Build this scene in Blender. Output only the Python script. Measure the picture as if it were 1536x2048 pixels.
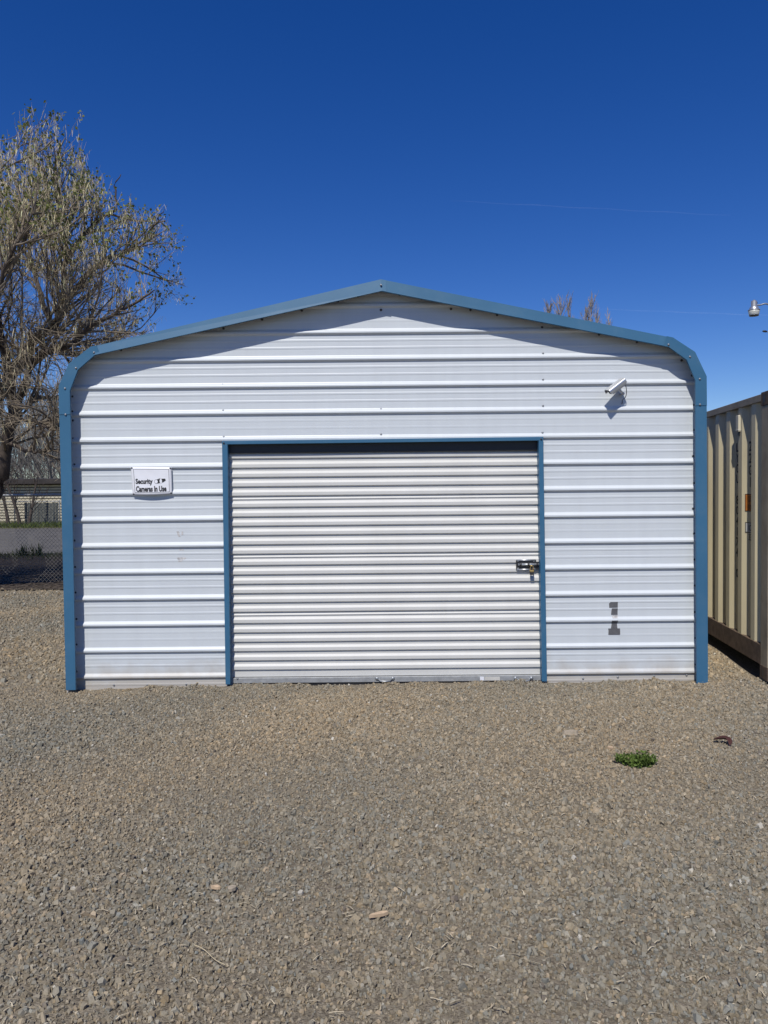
import bpy, bmesh, math, random
import numpy as np
from mathutils import Vector, Matrix

for o in list(bpy.data.objects): bpy.data.objects.remove(o)
scene = bpy.context.scene
COL = scene.collection
R = math.radians
rng = np.random.default_rng(7)
random.seed(7)

# ------------------------------------------------------------------ camera, sky, sun, exposure
FPX, CX, CY = 1538.0, 768.0, 1024.0            # focal length and centre of the 1536 x 2048 photograph
CAMZ, PITCH, ROLL = 1.675, 1.64, -0.55
cam_d = bpy.data.cameras.new('camera'); cam = bpy.data.objects.new('camera', cam_d); COL.objects.link(cam)
cam_d.sensor_fit = 'HORIZONTAL'; cam_d.sensor_width = 36.0; cam_d.lens = 36.0 * FPX / 1536.0
cam_d.clip_start = 0.05; cam_d.clip_end = 90000
CM = Matrix.Rotation(R(90 - PITCH), 4, 'X') @ Matrix.Rotation(R(ROLL), 4, 'Z')
cam.matrix_world = Matrix.Translation((0, 0, CAMZ)) @ CM
scene.camera = cam
scene.render.resolution_x = 768; scene.render.resolution_y = 1024

SUN_DIR = Vector((0.27, 1.0, -1.33)).normalized()      # the way the light travels
SUN_EL = math.asin(-SUN_DIR.z)
SUN_ROT = math.atan2(-SUN_DIR.x, -SUN_DIR.y) % (2 * math.pi)
world = bpy.data.worlds.new('World'); scene.world = world; world.use_nodes = True
wn = world.node_tree.nodes; wl = world.node_tree.links
bg = wn['Background']; bg.inputs['Strength'].default_value = 0.109
sky = wn.new('ShaderNodeTexSky'); sky.sky_type = 'NISHITA'; sky.sun_disc = False
sky.sun_elevation = SUN_EL; sky.sun_rotation = SUN_ROT
sky.altitude = 1200; sky.air_density = 1.0; sky.dust_density = 0.0; sky.ozone_density = 4.0
hs = wn.new('ShaderNodeHueSaturation'); hs.inputs['Saturation'].default_value = 1.335; hs.inputs['Hue'].default_value = 0.519
wl.new(sky.outputs[0], hs.inputs['Color']); wl.new(hs.outputs[0], bg.inputs['Color'])
sun_d = bpy.data.lights.new('sun', 'SUN'); sun_d.energy = 4.9; sun_d.angle = R(0.53); sun_d.color = (1.0, 0.955, 0.89)
sun = bpy.data.objects.new('sun', sun_d); COL.objects.link(sun)
sun.rotation_euler = SUN_DIR.to_track_quat('-Z', 'Y').to_euler(); sun.location = (-5, -10, 20)
vs = scene.view_settings
vs.view_transform = 'Standard'; vs.look = 'None'; vs.gamma = 1.0; vs.exposure = -0.15; vs.use_curve_mapping = False

def ray(px, py):
    return CM.to_3x3() @ Vector(((px - CX) / FPX, -(py - CY) / FPX, -1.0))
def P(px, py, Y):                                # pixel -> point on the upright plane at distance Y
    d = ray(px, py); t = Y / d.y
    return Vector((d.x * t, Y, CAMZ + d.z * t))
def G(px, py, z=0.0):                            # pixel -> point on level ground
    d = ray(px, py); t = (z - CAMZ) / d.z
    return Vector((d.x * t, d.y * t, z))

# ------------------------------------------------------------------ materials
def new_mat(name):
    m = bpy.data.materials.new(name); m.use_nodes = True
    return m, m.node_tree.nodes, m.node_tree.links, m.node_tree.nodes['Principled BSDF']

def mat(name, col, rough=0.5, metal=0.0, var=0.08, scale=6.0, bump=0.0, bscale=80.0, dirt=None, dirt_amt=0.0, dirt_scale=3.0, stretch=(1, 1, 1), spec=0.5):
    m, n, l, b = new_mat(name)
    tc = n.new('ShaderNodeTexCoord'); mp = n.new('ShaderNodeMapping'); mp.inputs['Scale'].default_value = stretch
    l.new(tc.outputs['Object'], mp.inputs['Vector'])
    ns = n.new('ShaderNodeTexNoise'); ns.inputs['Scale'].default_value = scale; ns.inputs['Detail'].default_value = 6
    l.new(mp.outputs[0], ns.inputs['Vector'])
    cr = n.new('ShaderNodeValToRGB')
    c = np.array(col)
    cr.color_ramp.elements[0].position = 0.3; cr.color_ramp.elements[1].position = 0.7
    cr.color_ramp.elements[0].color = (*np.clip(c * (1 - var), 0, 1), 1); cr.color_ramp.elements[1].color = (*np.clip(c * (1 + var), 0, 1), 1)
    l.new(ns.outputs['Fac'], cr.inputs['Fac'])
    out = cr.outputs[0]
    if dirt is not None:
        n2 = n.new('ShaderNodeTexNoise'); n2.inputs['Scale'].default_value = dirt_scale; n2.inputs['Detail'].default_value = 9; n2.inputs['Roughness'].default_value = 0.7
        l.new(mp.outputs[0], n2.inputs['Vector'])
        mr = n.new('ShaderNodeMapRange'); mr.inputs['From Min'].default_value = 0.5; mr.inputs['From Max'].default_value = 0.75; mr.inputs['To Max'].default_value = dirt_amt
        l.new(n2.outputs['Fac'], mr.inputs['Value'])
        mx = n.new('ShaderNodeMix'); mx.data_type = 'RGBA'
        l.new(mr.outputs[0], mx.inputs['Factor']); l.new(out, mx.inputs['A']); mx.inputs['B'].default_value = (*dirt, 1)
        out = mx.outputs['Result']
    l.new(out, b.inputs['Base Color'])
    b.inputs['Roughness'].default_value = rough; b.inputs['Metallic'].default_value = metal
    b.inputs['Specular IOR Level'].default_value = spec
    if bump:
        bn = n.new('ShaderNodeTexNoise'); bn.inputs['Scale'].default_value = bscale; bn.inputs['Detail'].default_value = 4
        l.new(mp.outputs[0], bn.inputs['Vector'])
        bu = n.new('ShaderNodeBump'); bu.inputs['Strength'].default_value = bump; bu.inputs['Distance'].default_value = 0.01
        l.new(bn.outputs['Fac'], bu.inputs['Height']); l.new(bu.outputs[0], b.inputs['Normal'])
    return m

def vcol_mat(name, rough=0.9, bump=0.0, bscale=300.0, trans=0.0, spec=0.3):
    m, n, l, b = new_mat(name)
    a = n.new('ShaderNodeVertexColor'); a.layer_name = 'tint'
    ns = n.new('ShaderNodeTexNoise'); ns.inputs['Scale'].default_value = 180; ns.inputs['Detail'].default_value = 3
    tc = n.new('ShaderNodeTexCoord'); l.new(tc.outputs['Object'], ns.inputs['Vector'])
    mr = n.new('ShaderNodeMapRange'); mr.inputs['To Min'].default_value = 0.75; mr.inputs['To Max'].default_value = 1.25
    l.new(ns.outputs['Fac'], mr.inputs['Value'])
    mx = n.new('ShaderNodeVectorMath'); mx.operation = 'MULTIPLY'
    l.new(a.outputs['Color'], mx.inputs[0]); l.new(mr.outputs[0], mx.inputs[1])
    l.new(mx.outputs[0], b.inputs['Base Color']); b.inputs['Roughness'].default_value = rough; b.inputs['Specular IOR Level'].default_value = spec
    if bump:
        bu = n.new('ShaderNodeBump'); bu.inputs['Strength'].default_value = bump; bu.inputs['Distance'].default_value = 0.003
        l.new(ns.outputs['Fac'], bu.inputs['Height']); l.new(bu.outputs[0], b.inputs['Normal'])
    if trans:
        t = n.new('ShaderNodeBsdfTranslucent'); l.new(mx.outputs[0], t.inputs['Color'])
        ms = n.new('ShaderNodeMixShader'); ms.inputs[0].default_value = trans
        l.new(b.outputs[0], ms.inputs[1]); l.new(t.outputs[0], ms.inputs[2]); l.new(ms.outputs[0], n['Material Output'].inputs['Surface'])
    return m

def siding_mat():
    m, n, l, b = new_mat('white_siding')
    tc = n.new('ShaderNodeTexCoord')
    mp = n.new('ShaderNodeMapping'); mp.inputs['Scale'].default_value = (9, 9, 0.8); l.new(tc.outputs['Object'], mp.inputs['Vector'])
    n1 = n.new('ShaderNodeTexNoise'); n1.inputs['Scale'].default_value = 1.0; n1.inputs['Detail'].default_value = 8; l.new(mp.outputs[0], n1.inputs['Vector'])
    cr = n.new('ShaderNodeValToRGB'); cr.color_ramp.elements[0].position = 0.25; cr.color_ramp.elements[1].position = 0.65
    cr.color_ramp.elements[0].color = (0.54, 0.575, 0.595, 1); cr.color_ramp.elements[1].color = (0.567, 0.605, 0.626, 1)
    l.new(n1.outputs['Fac'], cr.inputs['Fac'])
    # dust splashed up from the gravel, ragged, within 25 cm of the ground
    sx = n.new('ShaderNodeSeparateXYZ'); l.new(tc.outputs['Object'], sx.inputs[0])
    n2 = n.new('ShaderNodeTexNoise'); n2.inputs['Scale'].default_value = 7; n2.inputs['Detail'].default_value = 8; l.new(tc.outputs['Object'], n2.inputs['Vector'])
    ad = n.new('ShaderNodeMath'); ad.operation = 'MULTIPLY_ADD'; ad.inputs[1].default_value = -0.28; l.new(n2.outputs['Fac'], ad.inputs[0]); l.new(sx.outputs['Z'], ad.inputs[2])
    mr = n.new('ShaderNodeMapRange'); mr.inputs['From Min'].default_value = -0.12; mr.inputs['From Max'].default_value = 0.06; mr.inputs['To Min'].default_value = 0.75; mr.inputs['To Max'].default_value = 0.0
    l.new(ad.outputs[0], mr.inputs['Value'])
    mx = n.new('ShaderNodeMix'); mx.data_type = 'RGBA'; mx.inputs['B'].default_value = (0.40, 0.36, 0.30, 1)
    l.new(mr.outputs[0], mx.inputs['Factor']); l.new(cr.outputs[0], mx.inputs['A'])
    # scattered small scuffs
    n3 = n.new('ShaderNodeTexNoise'); n3.inputs['Scale'].default_value = 14; n3.inputs['Detail'].default_value = 10; n3.inputs['Roughness'].default_value = 0.75; l.new(tc.outputs['Object'], n3.inputs['Vector'])
    m3 = n.new('ShaderNodeMapRange'); m3.inputs['From Min'].default_value = 0.72; m3.inputs['From Max'].default_value = 0.80; m3.inputs['To Max'].default_value = 0.35; l.new(n3.outputs['Fac'], m3.inputs['Value'])
    mx2 = n.new('ShaderNodeMix'); mx2.data_type = 'RGBA'; mx2.inputs['B'].default_value = (0.38, 0.36, 0.33, 1)
    l.new(m3.outputs[0], mx2.inputs['Factor']); l.new(mx.outputs['Result'], mx2.inputs['A'])
    l.new(mx2.outputs['Result'], b.inputs['Base Color'])
    b.inputs['Roughness'].default_value = 0.42
    mp2 = n.new('ShaderNodeMapping'); mp2.inputs['Scale'].default_value = (1.2, 1.2, 3.2); l.new(tc.outputs['Object'], mp2.inputs['Vector'])
    n4 = n.new('ShaderNodeTexNoise'); n4.inputs['Scale'].default_value = 1.0; n4.inputs['Detail'].default_value = 2; l.new(mp2.outputs[0], n4.inputs['Vector'])
    bu = n.new('ShaderNodeBump'); bu.inputs['Strength'].default_value = 0.12; bu.inputs['Distance'].default_value = 0.03
    l.new(n4.outputs['Fac'], bu.inputs['Height']); l.new(bu.outputs[0], b.inputs['Normal'])
    return m

def ground_mat(name, cols, cell=55.0, bump=0.6, extra=None):
    m, n, l, b = new_mat(name)
    tc = n.new('ShaderNodeTexCoord')
    v = n.new('ShaderNodeTexVoronoi'); v.inputs['Scale'].default_value = cell; l.new(tc.outputs['Object'], v.inputs['Vector'])
    cr = n.new('ShaderNodeValToRGB'); cr.color_ramp.interpolation = 'LINEAR'
    e = cr.color_ramp.elements
    e[0].color = (*cols[0], 1); e[1].color = (*cols[-1], 1)
    for i, c in enumerate(cols[1:-1]): k = e.new((i + 1) / (len(cols) - 1)); k.color = (*c, 1)
    sp = n.new('ShaderNodeSeparateColor'); l.new(v.outputs['Color'], sp.inputs[0]); l.new(sp.outputs[0], cr.inputs['Fac'])
    n1 = n.new('ShaderNodeTexNoise'); n1.inputs['Scale'].default_value = 0.9; n1.inputs['Detail'].default_value = 6; l.new(tc.outputs['Object'], n1.inputs['Vector'])
    mr = n.new('ShaderNodeMapRange'); mr.inputs['From Min'].default_value = 0.3; mr.inputs['From Max'].default_value = 0.7; mr.inputs['To Min'].default_value = 0.82; mr.inputs['To Max'].default_value = 1.12; l.new(n1.outputs['Fac'], mr.inputs['Value'])
    mx = n.new('ShaderNodeVectorMath'); mx.operation = 'MULTIPLY'; l.new(cr.outputs[0], mx.inputs[0]); l.new(mr.outputs[0], mx.inputs[1])
    l.new(mx.outputs[0], b.inputs['Base Color']); b.inputs['Roughness'].default_value = 0.95; b.inputs['Specular IOR Level'].default_value = 0.2
    bu = n.new('ShaderNodeBump'); bu.inputs['Strength'].default_value = bump; bu.inputs['Distance'].default_value = 0.01
    n2 = n.new('ShaderNodeTexNoise'); n2.inputs['Scale'].default_value = cell * 1.5; n2.inputs['Detail'].default_value = 5; l.new(tc.outputs['Object'], n2.inputs['Vector'])
    l.new(n2.outputs['Fac'], bu.inputs['Height']); l.new(bu.outputs[0], b.inputs['Normal'])
    return m

M = {}
M['siding'] = siding_mat()
M['trim'] = mat('blue_trim', (0.040, 0.128, 0.225), rough=0.45, var=0.05, scale=2.5, bump=0.05, bscale=6, dirt=(0.10, 0.17, 0.23), dirt_amt=0.3, dirt_scale=5, spec=0.3)
M['roof_metal'] = mat('roof_sheet', (0.20, 0.21, 0.22), rough=0.6, var=0.1)
M['door'] = mat('door_cream', (0.562, 0.562, 0.535), rough=0.55, var=0.03, scale=4, stretch=(1, 1, 0.3), dirt=(0.42, 0.40, 0.36), dirt_amt=0.2, dirt_scale=3.5)
M['galv'] = mat('galvanised_steel', (0.42, 0.44, 0.45), rough=0.42, metal=0.75, var=0.18, scale=30, bump=0.05)
M['galv_dull'] = mat('dull_galvanised_steel', (0.36, 0.37, 0.37), rough=0.55, metal=0.4, var=0.15, scale=25)
M['dark_steel'] = mat('dark_zinc', (0.07, 0.07, 0.075), rough=0.35, metal=0.7, var=0.2, scale=40)
M['screw'] = mat('screw_zinc', (0.33, 0.34, 0.35), rough=0.35, metal=0.6, var=0.1)
M['screw_dark'] = mat('screw_rubber_washer', (0.05, 0.05, 0.055), rough=0.6)
M['interior'] = mat('shed_interior', (0.25, 0.25, 0.25), rough=0.8)
M['silver'] = mat('silver_paint', (0.56, 0.57, 0.58), rough=0.36, metal=0.8, var=0.04)
M['black'] = mat('black_plastic', (0.02, 0.02, 0.022), rough=0.45)
M['ink'] = mat('black_ink', (0.016, 0.016, 0.018), rough=0.6)
M['sign'] = mat('sign_white', (0.72, 0.73, 0.76), rough=0.4, var=0.03, scale=12, dirt=(0.5, 0.48, 0.45), dirt_amt=0.25, dirt_scale=9)
M['tape'] = mat('grey_tape', (0.105, 0.105, 0.11), rough=0.55, var=0.12, scale=30, bump=0.15, bscale=60)
M['residue'] = mat('tape_residue', (0.45, 0.44, 0.43), rough=0.7, var=0.35, scale=60)
M['brass'] = mat('brass', (0.55, 0.40, 0.16), rough=0.35, metal=0.8, var=0.15, scale=40)
M['cont'] = mat('container_tan', (0.66, 0.58, 0.38), rough=0.55, var=0.07, scale=2.0, stretch=(1, 1, 0.35), bump=0.06, bscale=10, dirt=(0.28, 0.22, 0.15), dirt_amt=0.3, dirt_scale=2.6)
M['rust'] = mat('rusty_paint', (0.11, 0.075, 0.05), rough=0.85, var=0.4, scale=14, bump=0.3, bscale=60)
M['rail'] = mat('container_rail', (0.31, 0.26, 0.18), rough=0.6, var=0.15, scale=5, bump=0.1, bscale=40, dirt=(0.12, 0.08, 0.05), dirt_amt=0.6, dirt_scale=4)
M['beige'] = mat('beige_plastic', (0.55, 0.51, 0.39), rough=0.5, var=0.04)
M['orange'] = mat('orange_sticker', (0.50, 0.17, 0.03), rough=0.6, var=0.15, scale=20)
M['stick_white'] = mat('pale_sticker', (0.5, 0.49, 0.45), rough=0.6, var=0.1)
M['bark'] = mat('bark', (0.065, 0.05, 0.04), rough=0.95, var=0.35, scale=14, bump=0.7, bscale=30, stretch=(1, 1, 0.3))
M['twig'] = mat('twig_bark', (0.36, 0.295, 0.20), rough=0.9, var=0.3, scale=3)
M['branch'] = mat('branch_bark', (0.16, 0.13, 0.095), rough=0.9, var=0.35, scale=4)
M['far_twig'] = mat('far_twig_bark', (0.30, 0.26, 0.225), rough=0.9, var=0.25, scale=1.5)
M['grey_twig'] = mat('grey_twig_bark', (0.20, 0.185, 0.165), rough=0.9, var=0.25, scale=1.5)
M['catkin'] = vcol_mat('catkin', rough=0.85, trans=0.25)
M['leaf'] = vcol_mat('leaf', rough=0.6, trans=0.35)
M['stone'] = vcol_mat('crushed_stone', rough=1.0, bump=0.5, bscale=250, spec=0.08)
M['straw'] = vcol_mat('straw_bits', rough=0.85)
M['gravel_ground'] = ground_mat('gravel_ground', [(0.12, 0.10, 0.073), (0.19, 0.163, 0.119), (0.228, 0.196, 0.145), (0.28, 0.243, 0.182)], 90, 1.0)
M['verge'] = ground_mat('verge_soil_shaded', [(0.008, 0.007, 0.006), (0.018, 0.014, 0.011), (0.035, 0.027, 0.02)], 25, 0.9)  # soil tones darkened to carry the tree's shade in the colour
M['asphalt'] = ground_mat('asphalt', [(0.095, 0.09, 0.082), (0.115, 0.109, 0.10), (0.135, 0.128, 0.118)], 40, 0.3)
M['far_soil'] = ground_mat('far_soil', [(0.10, 0.09, 0.06), (0.14, 0.13, 0.07), (0.18, 0.16, 0.1)], 8, 0.5)
M['clap'] = mat('cream_boards', (0.52, 0.47, 0.34), rough=0.8, var=0.12, scale=3)
M['roof_dark'] = mat('dark_roof', (0.035, 0.03, 0.028), rough=0.9, var=0.3, scale=4)
M['fence'] = mat('fence_galv', (0.42, 0.43, 0.42), rough=0.5, metal=0.4, var=0.12, scale=6)
M['wire'] = mat('weathered_wire', (0.16, 0.155, 0.145), rough=0.7, metal=0.2, var=0.2, scale=4)
M['slat'] = mat('grey_green_slats', (0.10, 0.11, 0.10), rough=0.8, var=0.25, scale=6)
M['wood'] = mat('pole_wood', (0.16, 0.115, 0.08), rough=0.95, var=0.3, scale=5, stretch=(6, 6, 0.5), bump=0.4)
M['tan_stone'] = mat('tan_stone', (0.34, 0.285, 0.21), rough=0.9, var=0.2, scale=60, bump=0.3, bscale=200)
M['dry_straw'] = mat('dry_straw', (0.5, 0.42, 0.27), rough=0.8, var=0.2, scale=30)
M['chip'] = mat('wood_chip', (0.46, 0.34, 0.22), rough=0.9, var=0.25, scale=30)
M['redleaf'] = mat('dark_red_bark', (0.06, 0.02, 0.016), rough=0.7, var=0.4, scale=40, bump=0.4)
def glass_mat():
    m, n, l, b = new_mat('lamp_refractor')
    b.inputs['Base Color'].default_value = (0.78, 0.78, 0.70, 1); b.inputs['Roughness'].default_value = 0.25
    b.inputs['Transmission Weight'].default_value = 0.35
    w = n.new('ShaderNodeTexWave'); w.inputs['Scale'].default_value = 12; tc = n.new('ShaderNodeTexCoord'); l.new(tc.outputs['Object'], w.inputs['Vector'])
    bu = n.new('ShaderNodeBump'); bu.inputs['Strength'].default_value = 0.4; l.new(w.outputs['Fac'], bu.inputs['Height']); l.new(bu.outputs[0], b.inputs['Normal'])
    return m
M['refractor'] = glass_mat()
def vapour_mat(alpha):
    m, n, l, b = new_mat('ice_vapour')
    t = n.new('ShaderNodeBsdfTransparent'); d = n.new('ShaderNodeBsdfDiffuse'); d.inputs['Color'].default_value = (0.85, 0.87, 0.9, 1)
    tr = n.new('ShaderNodeBsdfTranslucent'); tr.inputs['Color'].default_value = (0.85, 0.87, 0.9, 1)
    a = n.new('ShaderNodeAddShader'); l.new(d.outputs[0], a.inputs[0]); l.new(tr.outputs[0], a.inputs[1])
    tc = n.new('ShaderNodeTexCoord'); ns = n.new('ShaderNodeTexNoise'); ns.inputs['Scale'].default_value = 0.0009; ns.inputs['Detail'].default_value = 3; l.new(tc.outputs['Object'], ns.inputs['Vector'])
    mr = n.new('ShaderNodeMapRange'); mr.inputs['From Min'].default_value = 0.3; mr.inputs['From Max'].default_value = 0.7; mr.inputs['To Min'].default_value = alpha * 0.4; mr.inputs['To Max'].default_value = alpha * 1.3; l.new(ns.outputs['Fac'], mr.inputs['Value'])
    ms = n.new('ShaderNodeMixShader'); l.new(mr.outputs[0], ms.inputs[0]); l.new(t.outputs[0], ms.inputs[1]); l.new(a.outputs[0], ms.inputs[2])
    l.new(ms.outputs[0], n['Material Output'].inputs['Surface'])
    return m

# ------------------------------------------------------------------ builders
def empty(name, loc, label, cat, group=None):
    o = bpy.data.objects.new(name, None); COL.objects.link(o); o.location = loc; o.empty_display_size = 0.1
    return tag(o, label, cat, group)
def tag(o, label, cat, group=None):
    o['label'] = label; o['category'] = cat
    if group: o['group'] = group
    return o
def adopt(o, parent):
    if parent is not None:
        o.parent = parent
        off = parent.location if parent.parent is None else Vector((0, 0, 0))   # parts themselves sit at the world origin
        o.matrix_parent_inverse = Matrix.Translation(-off)
    return o
def mk(name, verts, faces, m, parent=None, smooth=False):
    me = bpy.data.meshes.new(name)
    me.from_pydata([tuple(v) for v in verts], [], faces); me.validate(); me.update()
    bm = bmesh.new(); bm.from_mesh(me); bmesh.ops.recalc_face_normals(bm, faces=bm.faces); bm.to_mesh(me); bm.free()
    if smooth: me.polygons.foreach_set('use_smooth', [True] * len(me.polygons))
    me.materials.append(m)
    o = bpy.data.objects.new(name, me); COL.objects.link(o)
    return adopt(o, parent)
def fast(name, V, T, m, parent=None, tint=None, n=3, smooth=False):
    me = bpy.data.meshes.new(name)
    V = np.asarray(V, np.float32).reshape(-1, 3); T = np.asarray(T, np.int32).reshape(-1, n)
    me.vertices.add(len(V)); me.vertices.foreach_set('co', V.ravel())
    me.loops.add(T.size); me.loops.foreach_set('vertex_index', T.ravel())
    me.polygons.add(len(T)); me.polygons.foreach_set('loop_start', np.arange(0, T.size, n, dtype=np.int32))
    me.polygons.foreach_set('use_smooth', np.full(len(T), smooth))
    me.update(calc_edges=True)
    if tint is not None:
        a = me.color_attributes.new('tint', 'FLOAT_COLOR', 'POINT')
        c = np.ones((len(V), 4), np.float32); c[:, :3] = tint; a.data.foreach_set('color', c.ravel())
    me.materials.append(m)
    o = bpy.data.objects.new(name, me); COL.objects.link(o)
    return adopt(o, parent)
class MB:
    def __init__(s): s.v = []; s.f = []
    def add(s, v, f):
        k = len(s.v); s.v += [Vector(x) for x in v]; s.f += [tuple(i + k for i in q) for q in f]; return s
    def box(s, a, b):
        x0, y0, z0 = a; x1, y1, z1 = b
        return s.add([(x0, y0, z0), (x1, y0, z0), (x1, y1, z0), (x0, y1, z0), (x0, y0, z1), (x1, y0, z1), (x1, y1, z1), (x0, y1, z1)],
                     [(0, 3, 2, 1), (4, 5, 6, 7), (0, 1, 5, 4), (1, 2, 6, 5), (2, 3, 7, 6), (3, 0, 4, 7)])
    def prism(s, front, back):                       # two matching loops
        n = len(front)
        return s.add(list(front) + list(back), [tuple(range(n)), tuple(range(2 * n - 1, n - 1, -1))] + [(i, n + i, n + (i + 1) % n, (i + 1) % n) for i in range(n)])
    def tube(s, pts, r, k=8, cap=True):
        pts = [Vector(p) for p in pts]; rs = r if hasattr(r, '__len__') else [r] * len(pts)
        rings = []; up = Vector((0, 0, 1))
        for i, p in enumerate(pts):
            d = (pts[min(i + 1, len(pts) - 1)] - pts[max(i - 1, 0)]).normalized()
            a = d.cross(up) if abs(d.dot(up)) < 0.95 else d.cross(Vector((1, 0, 0)))
            a.normalize(); b = d.cross(a)
            rings.append([p + (a * math.cos(t) + b * math.sin(t)) * rs[i] for t in [2 * math.pi * j / k for j in range(k)]])
        v = [q for rg in rings for q in rg]; f = []
        for i in range(len(pts) - 1):
            for j in range(k): f.append((i * k + j, i * k + (j + 1) % k, (i + 1) * k + (j + 1) % k, (i + 1) * k + j))
        if cap: f += [tuple(range(k - 1, -1, -1)), tuple((len(pts) - 1) * k + j for j in range(k))]
        return s.add(v, f)
    def lathe(s, prof, c, k=20):                     # prof: (r, z)
        c = Vector(c); v = []; f = []
        for r, z in prof:
            for j in range(k): t = 2 * math.pi * j / k; v.append(c + Vector((r * math.cos(t), r * math.sin(t), z)))
        for i in range(len(prof) - 1):
            for j in range(k): f.append((i * k + j, i * k + (j + 1) % k, (i + 1) * k + (j + 1) % k, (i + 1) * k + j))
        f += [tuple(range(k)), tuple((len(prof) - 1) * k + j for j in range(k))]
        return s.add(v, f)
    def build(s, name, m, parent=None, smooth=False): return mk(name, s.v, s.f, m, parent, smooth)
def structure(o): o['kind'] = 'structure'; return o
def stuff(o): o['kind'] = 'stuff'; return o
def bevel(o, w, seg=2):
    b = o.modifiers.new('bevel', 'BEVEL'); b.width = w; b.segments = seg; b.limit_method = 'ANGLE'; b.angle_limit = R(40); return o

def text_mesh(name, body, corners, m, parent, bold=0.0):
    """lettering flat on the quad corners = (bottom left, bottom right, top left), filling it"""
    cu = bpy.data.curves.new('lettering', 'FONT'); cu.body = body; cu.size = 1.0; cu.offset = bold; cu.resolution_u = 3
    t = bpy.data.objects.new('lettering', cu); COL.objects.link(t); bpy.context.view_layer.update()
    me = bpy.data.meshes.new_from_object(t.evaluated_get(bpy.context.evaluated_depsgraph_get()))
    bpy.data.objects.remove(t); bpy.data.curves.remove(cu)
    co = np.empty(len(me.vertices) * 3); me.vertices.foreach_get('co', co); co = co.reshape(-1, 3)
    lo = co.min(0); hi = co.max(0); u = (co[:, :2] - lo[:2]) / (hi[:2] - lo[:2])
    a, b, c = [np.array(x) for x in corners]
    me.vertices.foreach_set('co', (a + u[:, :1] * (b - a) + u[:, 1:2] * (c - a)).ravel()); me.update()
    me.name = name; me.materials.clear(); me.materials.append(m)
    o = bpy.data.objects.new(name, me); COL.objects.link(o)
    return adopt(o, parent)

# ------------------------------------------------------------------ ground
D = 6.675                                            # distance of the shed's front wall
def hgt(x, y):
    x = np.asarray(x, float); y = np.asarray(y, float)
    h = 0.012 * np.sin(1.3 * x + 0.7) * np.sin(1.1 * y + 2.1) + 0.007 * np.sin(3.1 * x + 1.9 * y) + 0.005 * np.sin(5.3 * y - 2.7 * x + 1)
    h = h * np.clip((13.5 - y) / 1.5, 0, 1) * np.clip((14 - np.abs(x)) / 3, 0, 1)
    near = np.clip(1 - np.abs(y - D) / 0.6, 0, 1)       # a low bank of gravel against the shed
    h = h + np.clip(1 - np.abs(y - D + 0.03) / 0.2, 0, 1) * (0.010 * np.sin(6.1 * x + 0.8) + 0.008 * np.sin(15.7 * x + 2) + 0.006 * np.sin(33 * x))
    return h * (1 - 0.7 * near * (np.abs(y - D) > 0.25)) - (0.022 + 0.003 * np.clip(-x, -3, 3)) * near
gx = np.concatenate([[-6000, -1500, -400, -120, -50, -28], np.arange(-16, 16.01, 0.16), [28, 50, 120, 400, 1500, 6000]])
gy = np.concatenate([[-6000, -1500, -300, -60, -15], np.arange(-4, 15.01, 0.16), [18, 22, 30, 45, 80, 200, 600, 2000, 8000]])
XX, YY = np.meshgrid(gx, gy); ZZ = hgt(XX, YY) - 0.004
n0, n1 = XX.shape
idx = np.arange(n0 * n1).reshape(n0, n1)
Q = np.stack([idx[:-1, :-1], idx[:-1, 1:], idx[1:, 1:], idx[1:, :-1]], -1).reshape(-1, 4)
structure(fast('ground', np.stack([XX, YY, ZZ], -1), Q, M['gravel_ground'], n=4, smooth=True))

def sheet(name, x0, x1, y0, y1, z, m, wob=0.0):
    xs = np.linspace(x0, x1, 90)
    v = [(x, y0 + wob * (math.sin(x * 1.7) + 0.6 * math.sin(x * 4.1 + 1) + 0.4 * math.sin(x * 9.3)), z) for x in xs] + [(x, y1, z) for x in xs]
    return structure(mk(name, v, [(i, i + 1, 91 + i, 90 + i) for i in range(89)], m))
YV0 = G(60, 1178).y; YR0 = G(60, 1108).y; YR1 = G(60, 1057).y
sheet('verge', -30, 30, YV0, YR0 + 0.3, 0.004, M['verge'], 0.12)
sheet('road', -200, 200, YR0, YR1, 0.012, M['asphalt'], 0.05)
sheet('far_verge', -200, 200, YR1 - 0.1, YR1 + 60, 0.018, M['far_soil'], 0.08)

# ------------------------------------------------------------------ shed
OV = 0.13                                            # how far the roof reaches past the front wall
YT = D - OV
outL = [(132, 1380), (117.5, 772), (138.5, 727), (181.5, 693.5), (762, 558)]
inL = [(151, 1380), (139.6, 781), (155.7, 739), (189, 710), (764, 582)]
outR = [(1416, 1371), (1413, 752.7), (1389.8, 704), (1345.7, 675), (762, 558)]
inR = [(1394, 1371), (1391, 760.8), (1373.5, 720), (1337.6, 693.6), (764, 582)]
wOL = [P(*p, YT) for p in outL]; wOR = [P(*p, YT) for p in outR]
wIL = [P(*p, YT) for p in inL]; wIR = [P(*p, YT) for p in inR]
shed_c = Vector(((wOL[0].x + wOR[0].x) / 2, D, 0))
shed = empty('metal_shed', shed_c, 'white ribbed metal shed with blue trim and a roll-up door', 'shed')
DEPTH = 6.4
def edge_x(w, z):
    z = min(max(z, w[0].z), w[-1].z - 1e-4)
    for a, b in zip(w[:-1], w[1:]):
        if a.z <= z <= b.z: t = (z - a.z) / max(b.z - a.z, 1e-6); return a.x + (b.x - a.x) * t
    return w[-1].x
PITCHZ = 0.2286
z_rib0 = P(300, 1352, D).z                            # lowest rib
ZPK = wOL[-1].z - 0.02
OPX0, OPX1, OPZ = P(452, 1120, D).x, P(1086, 1120, D).x, P(768, 884, D).z
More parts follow.
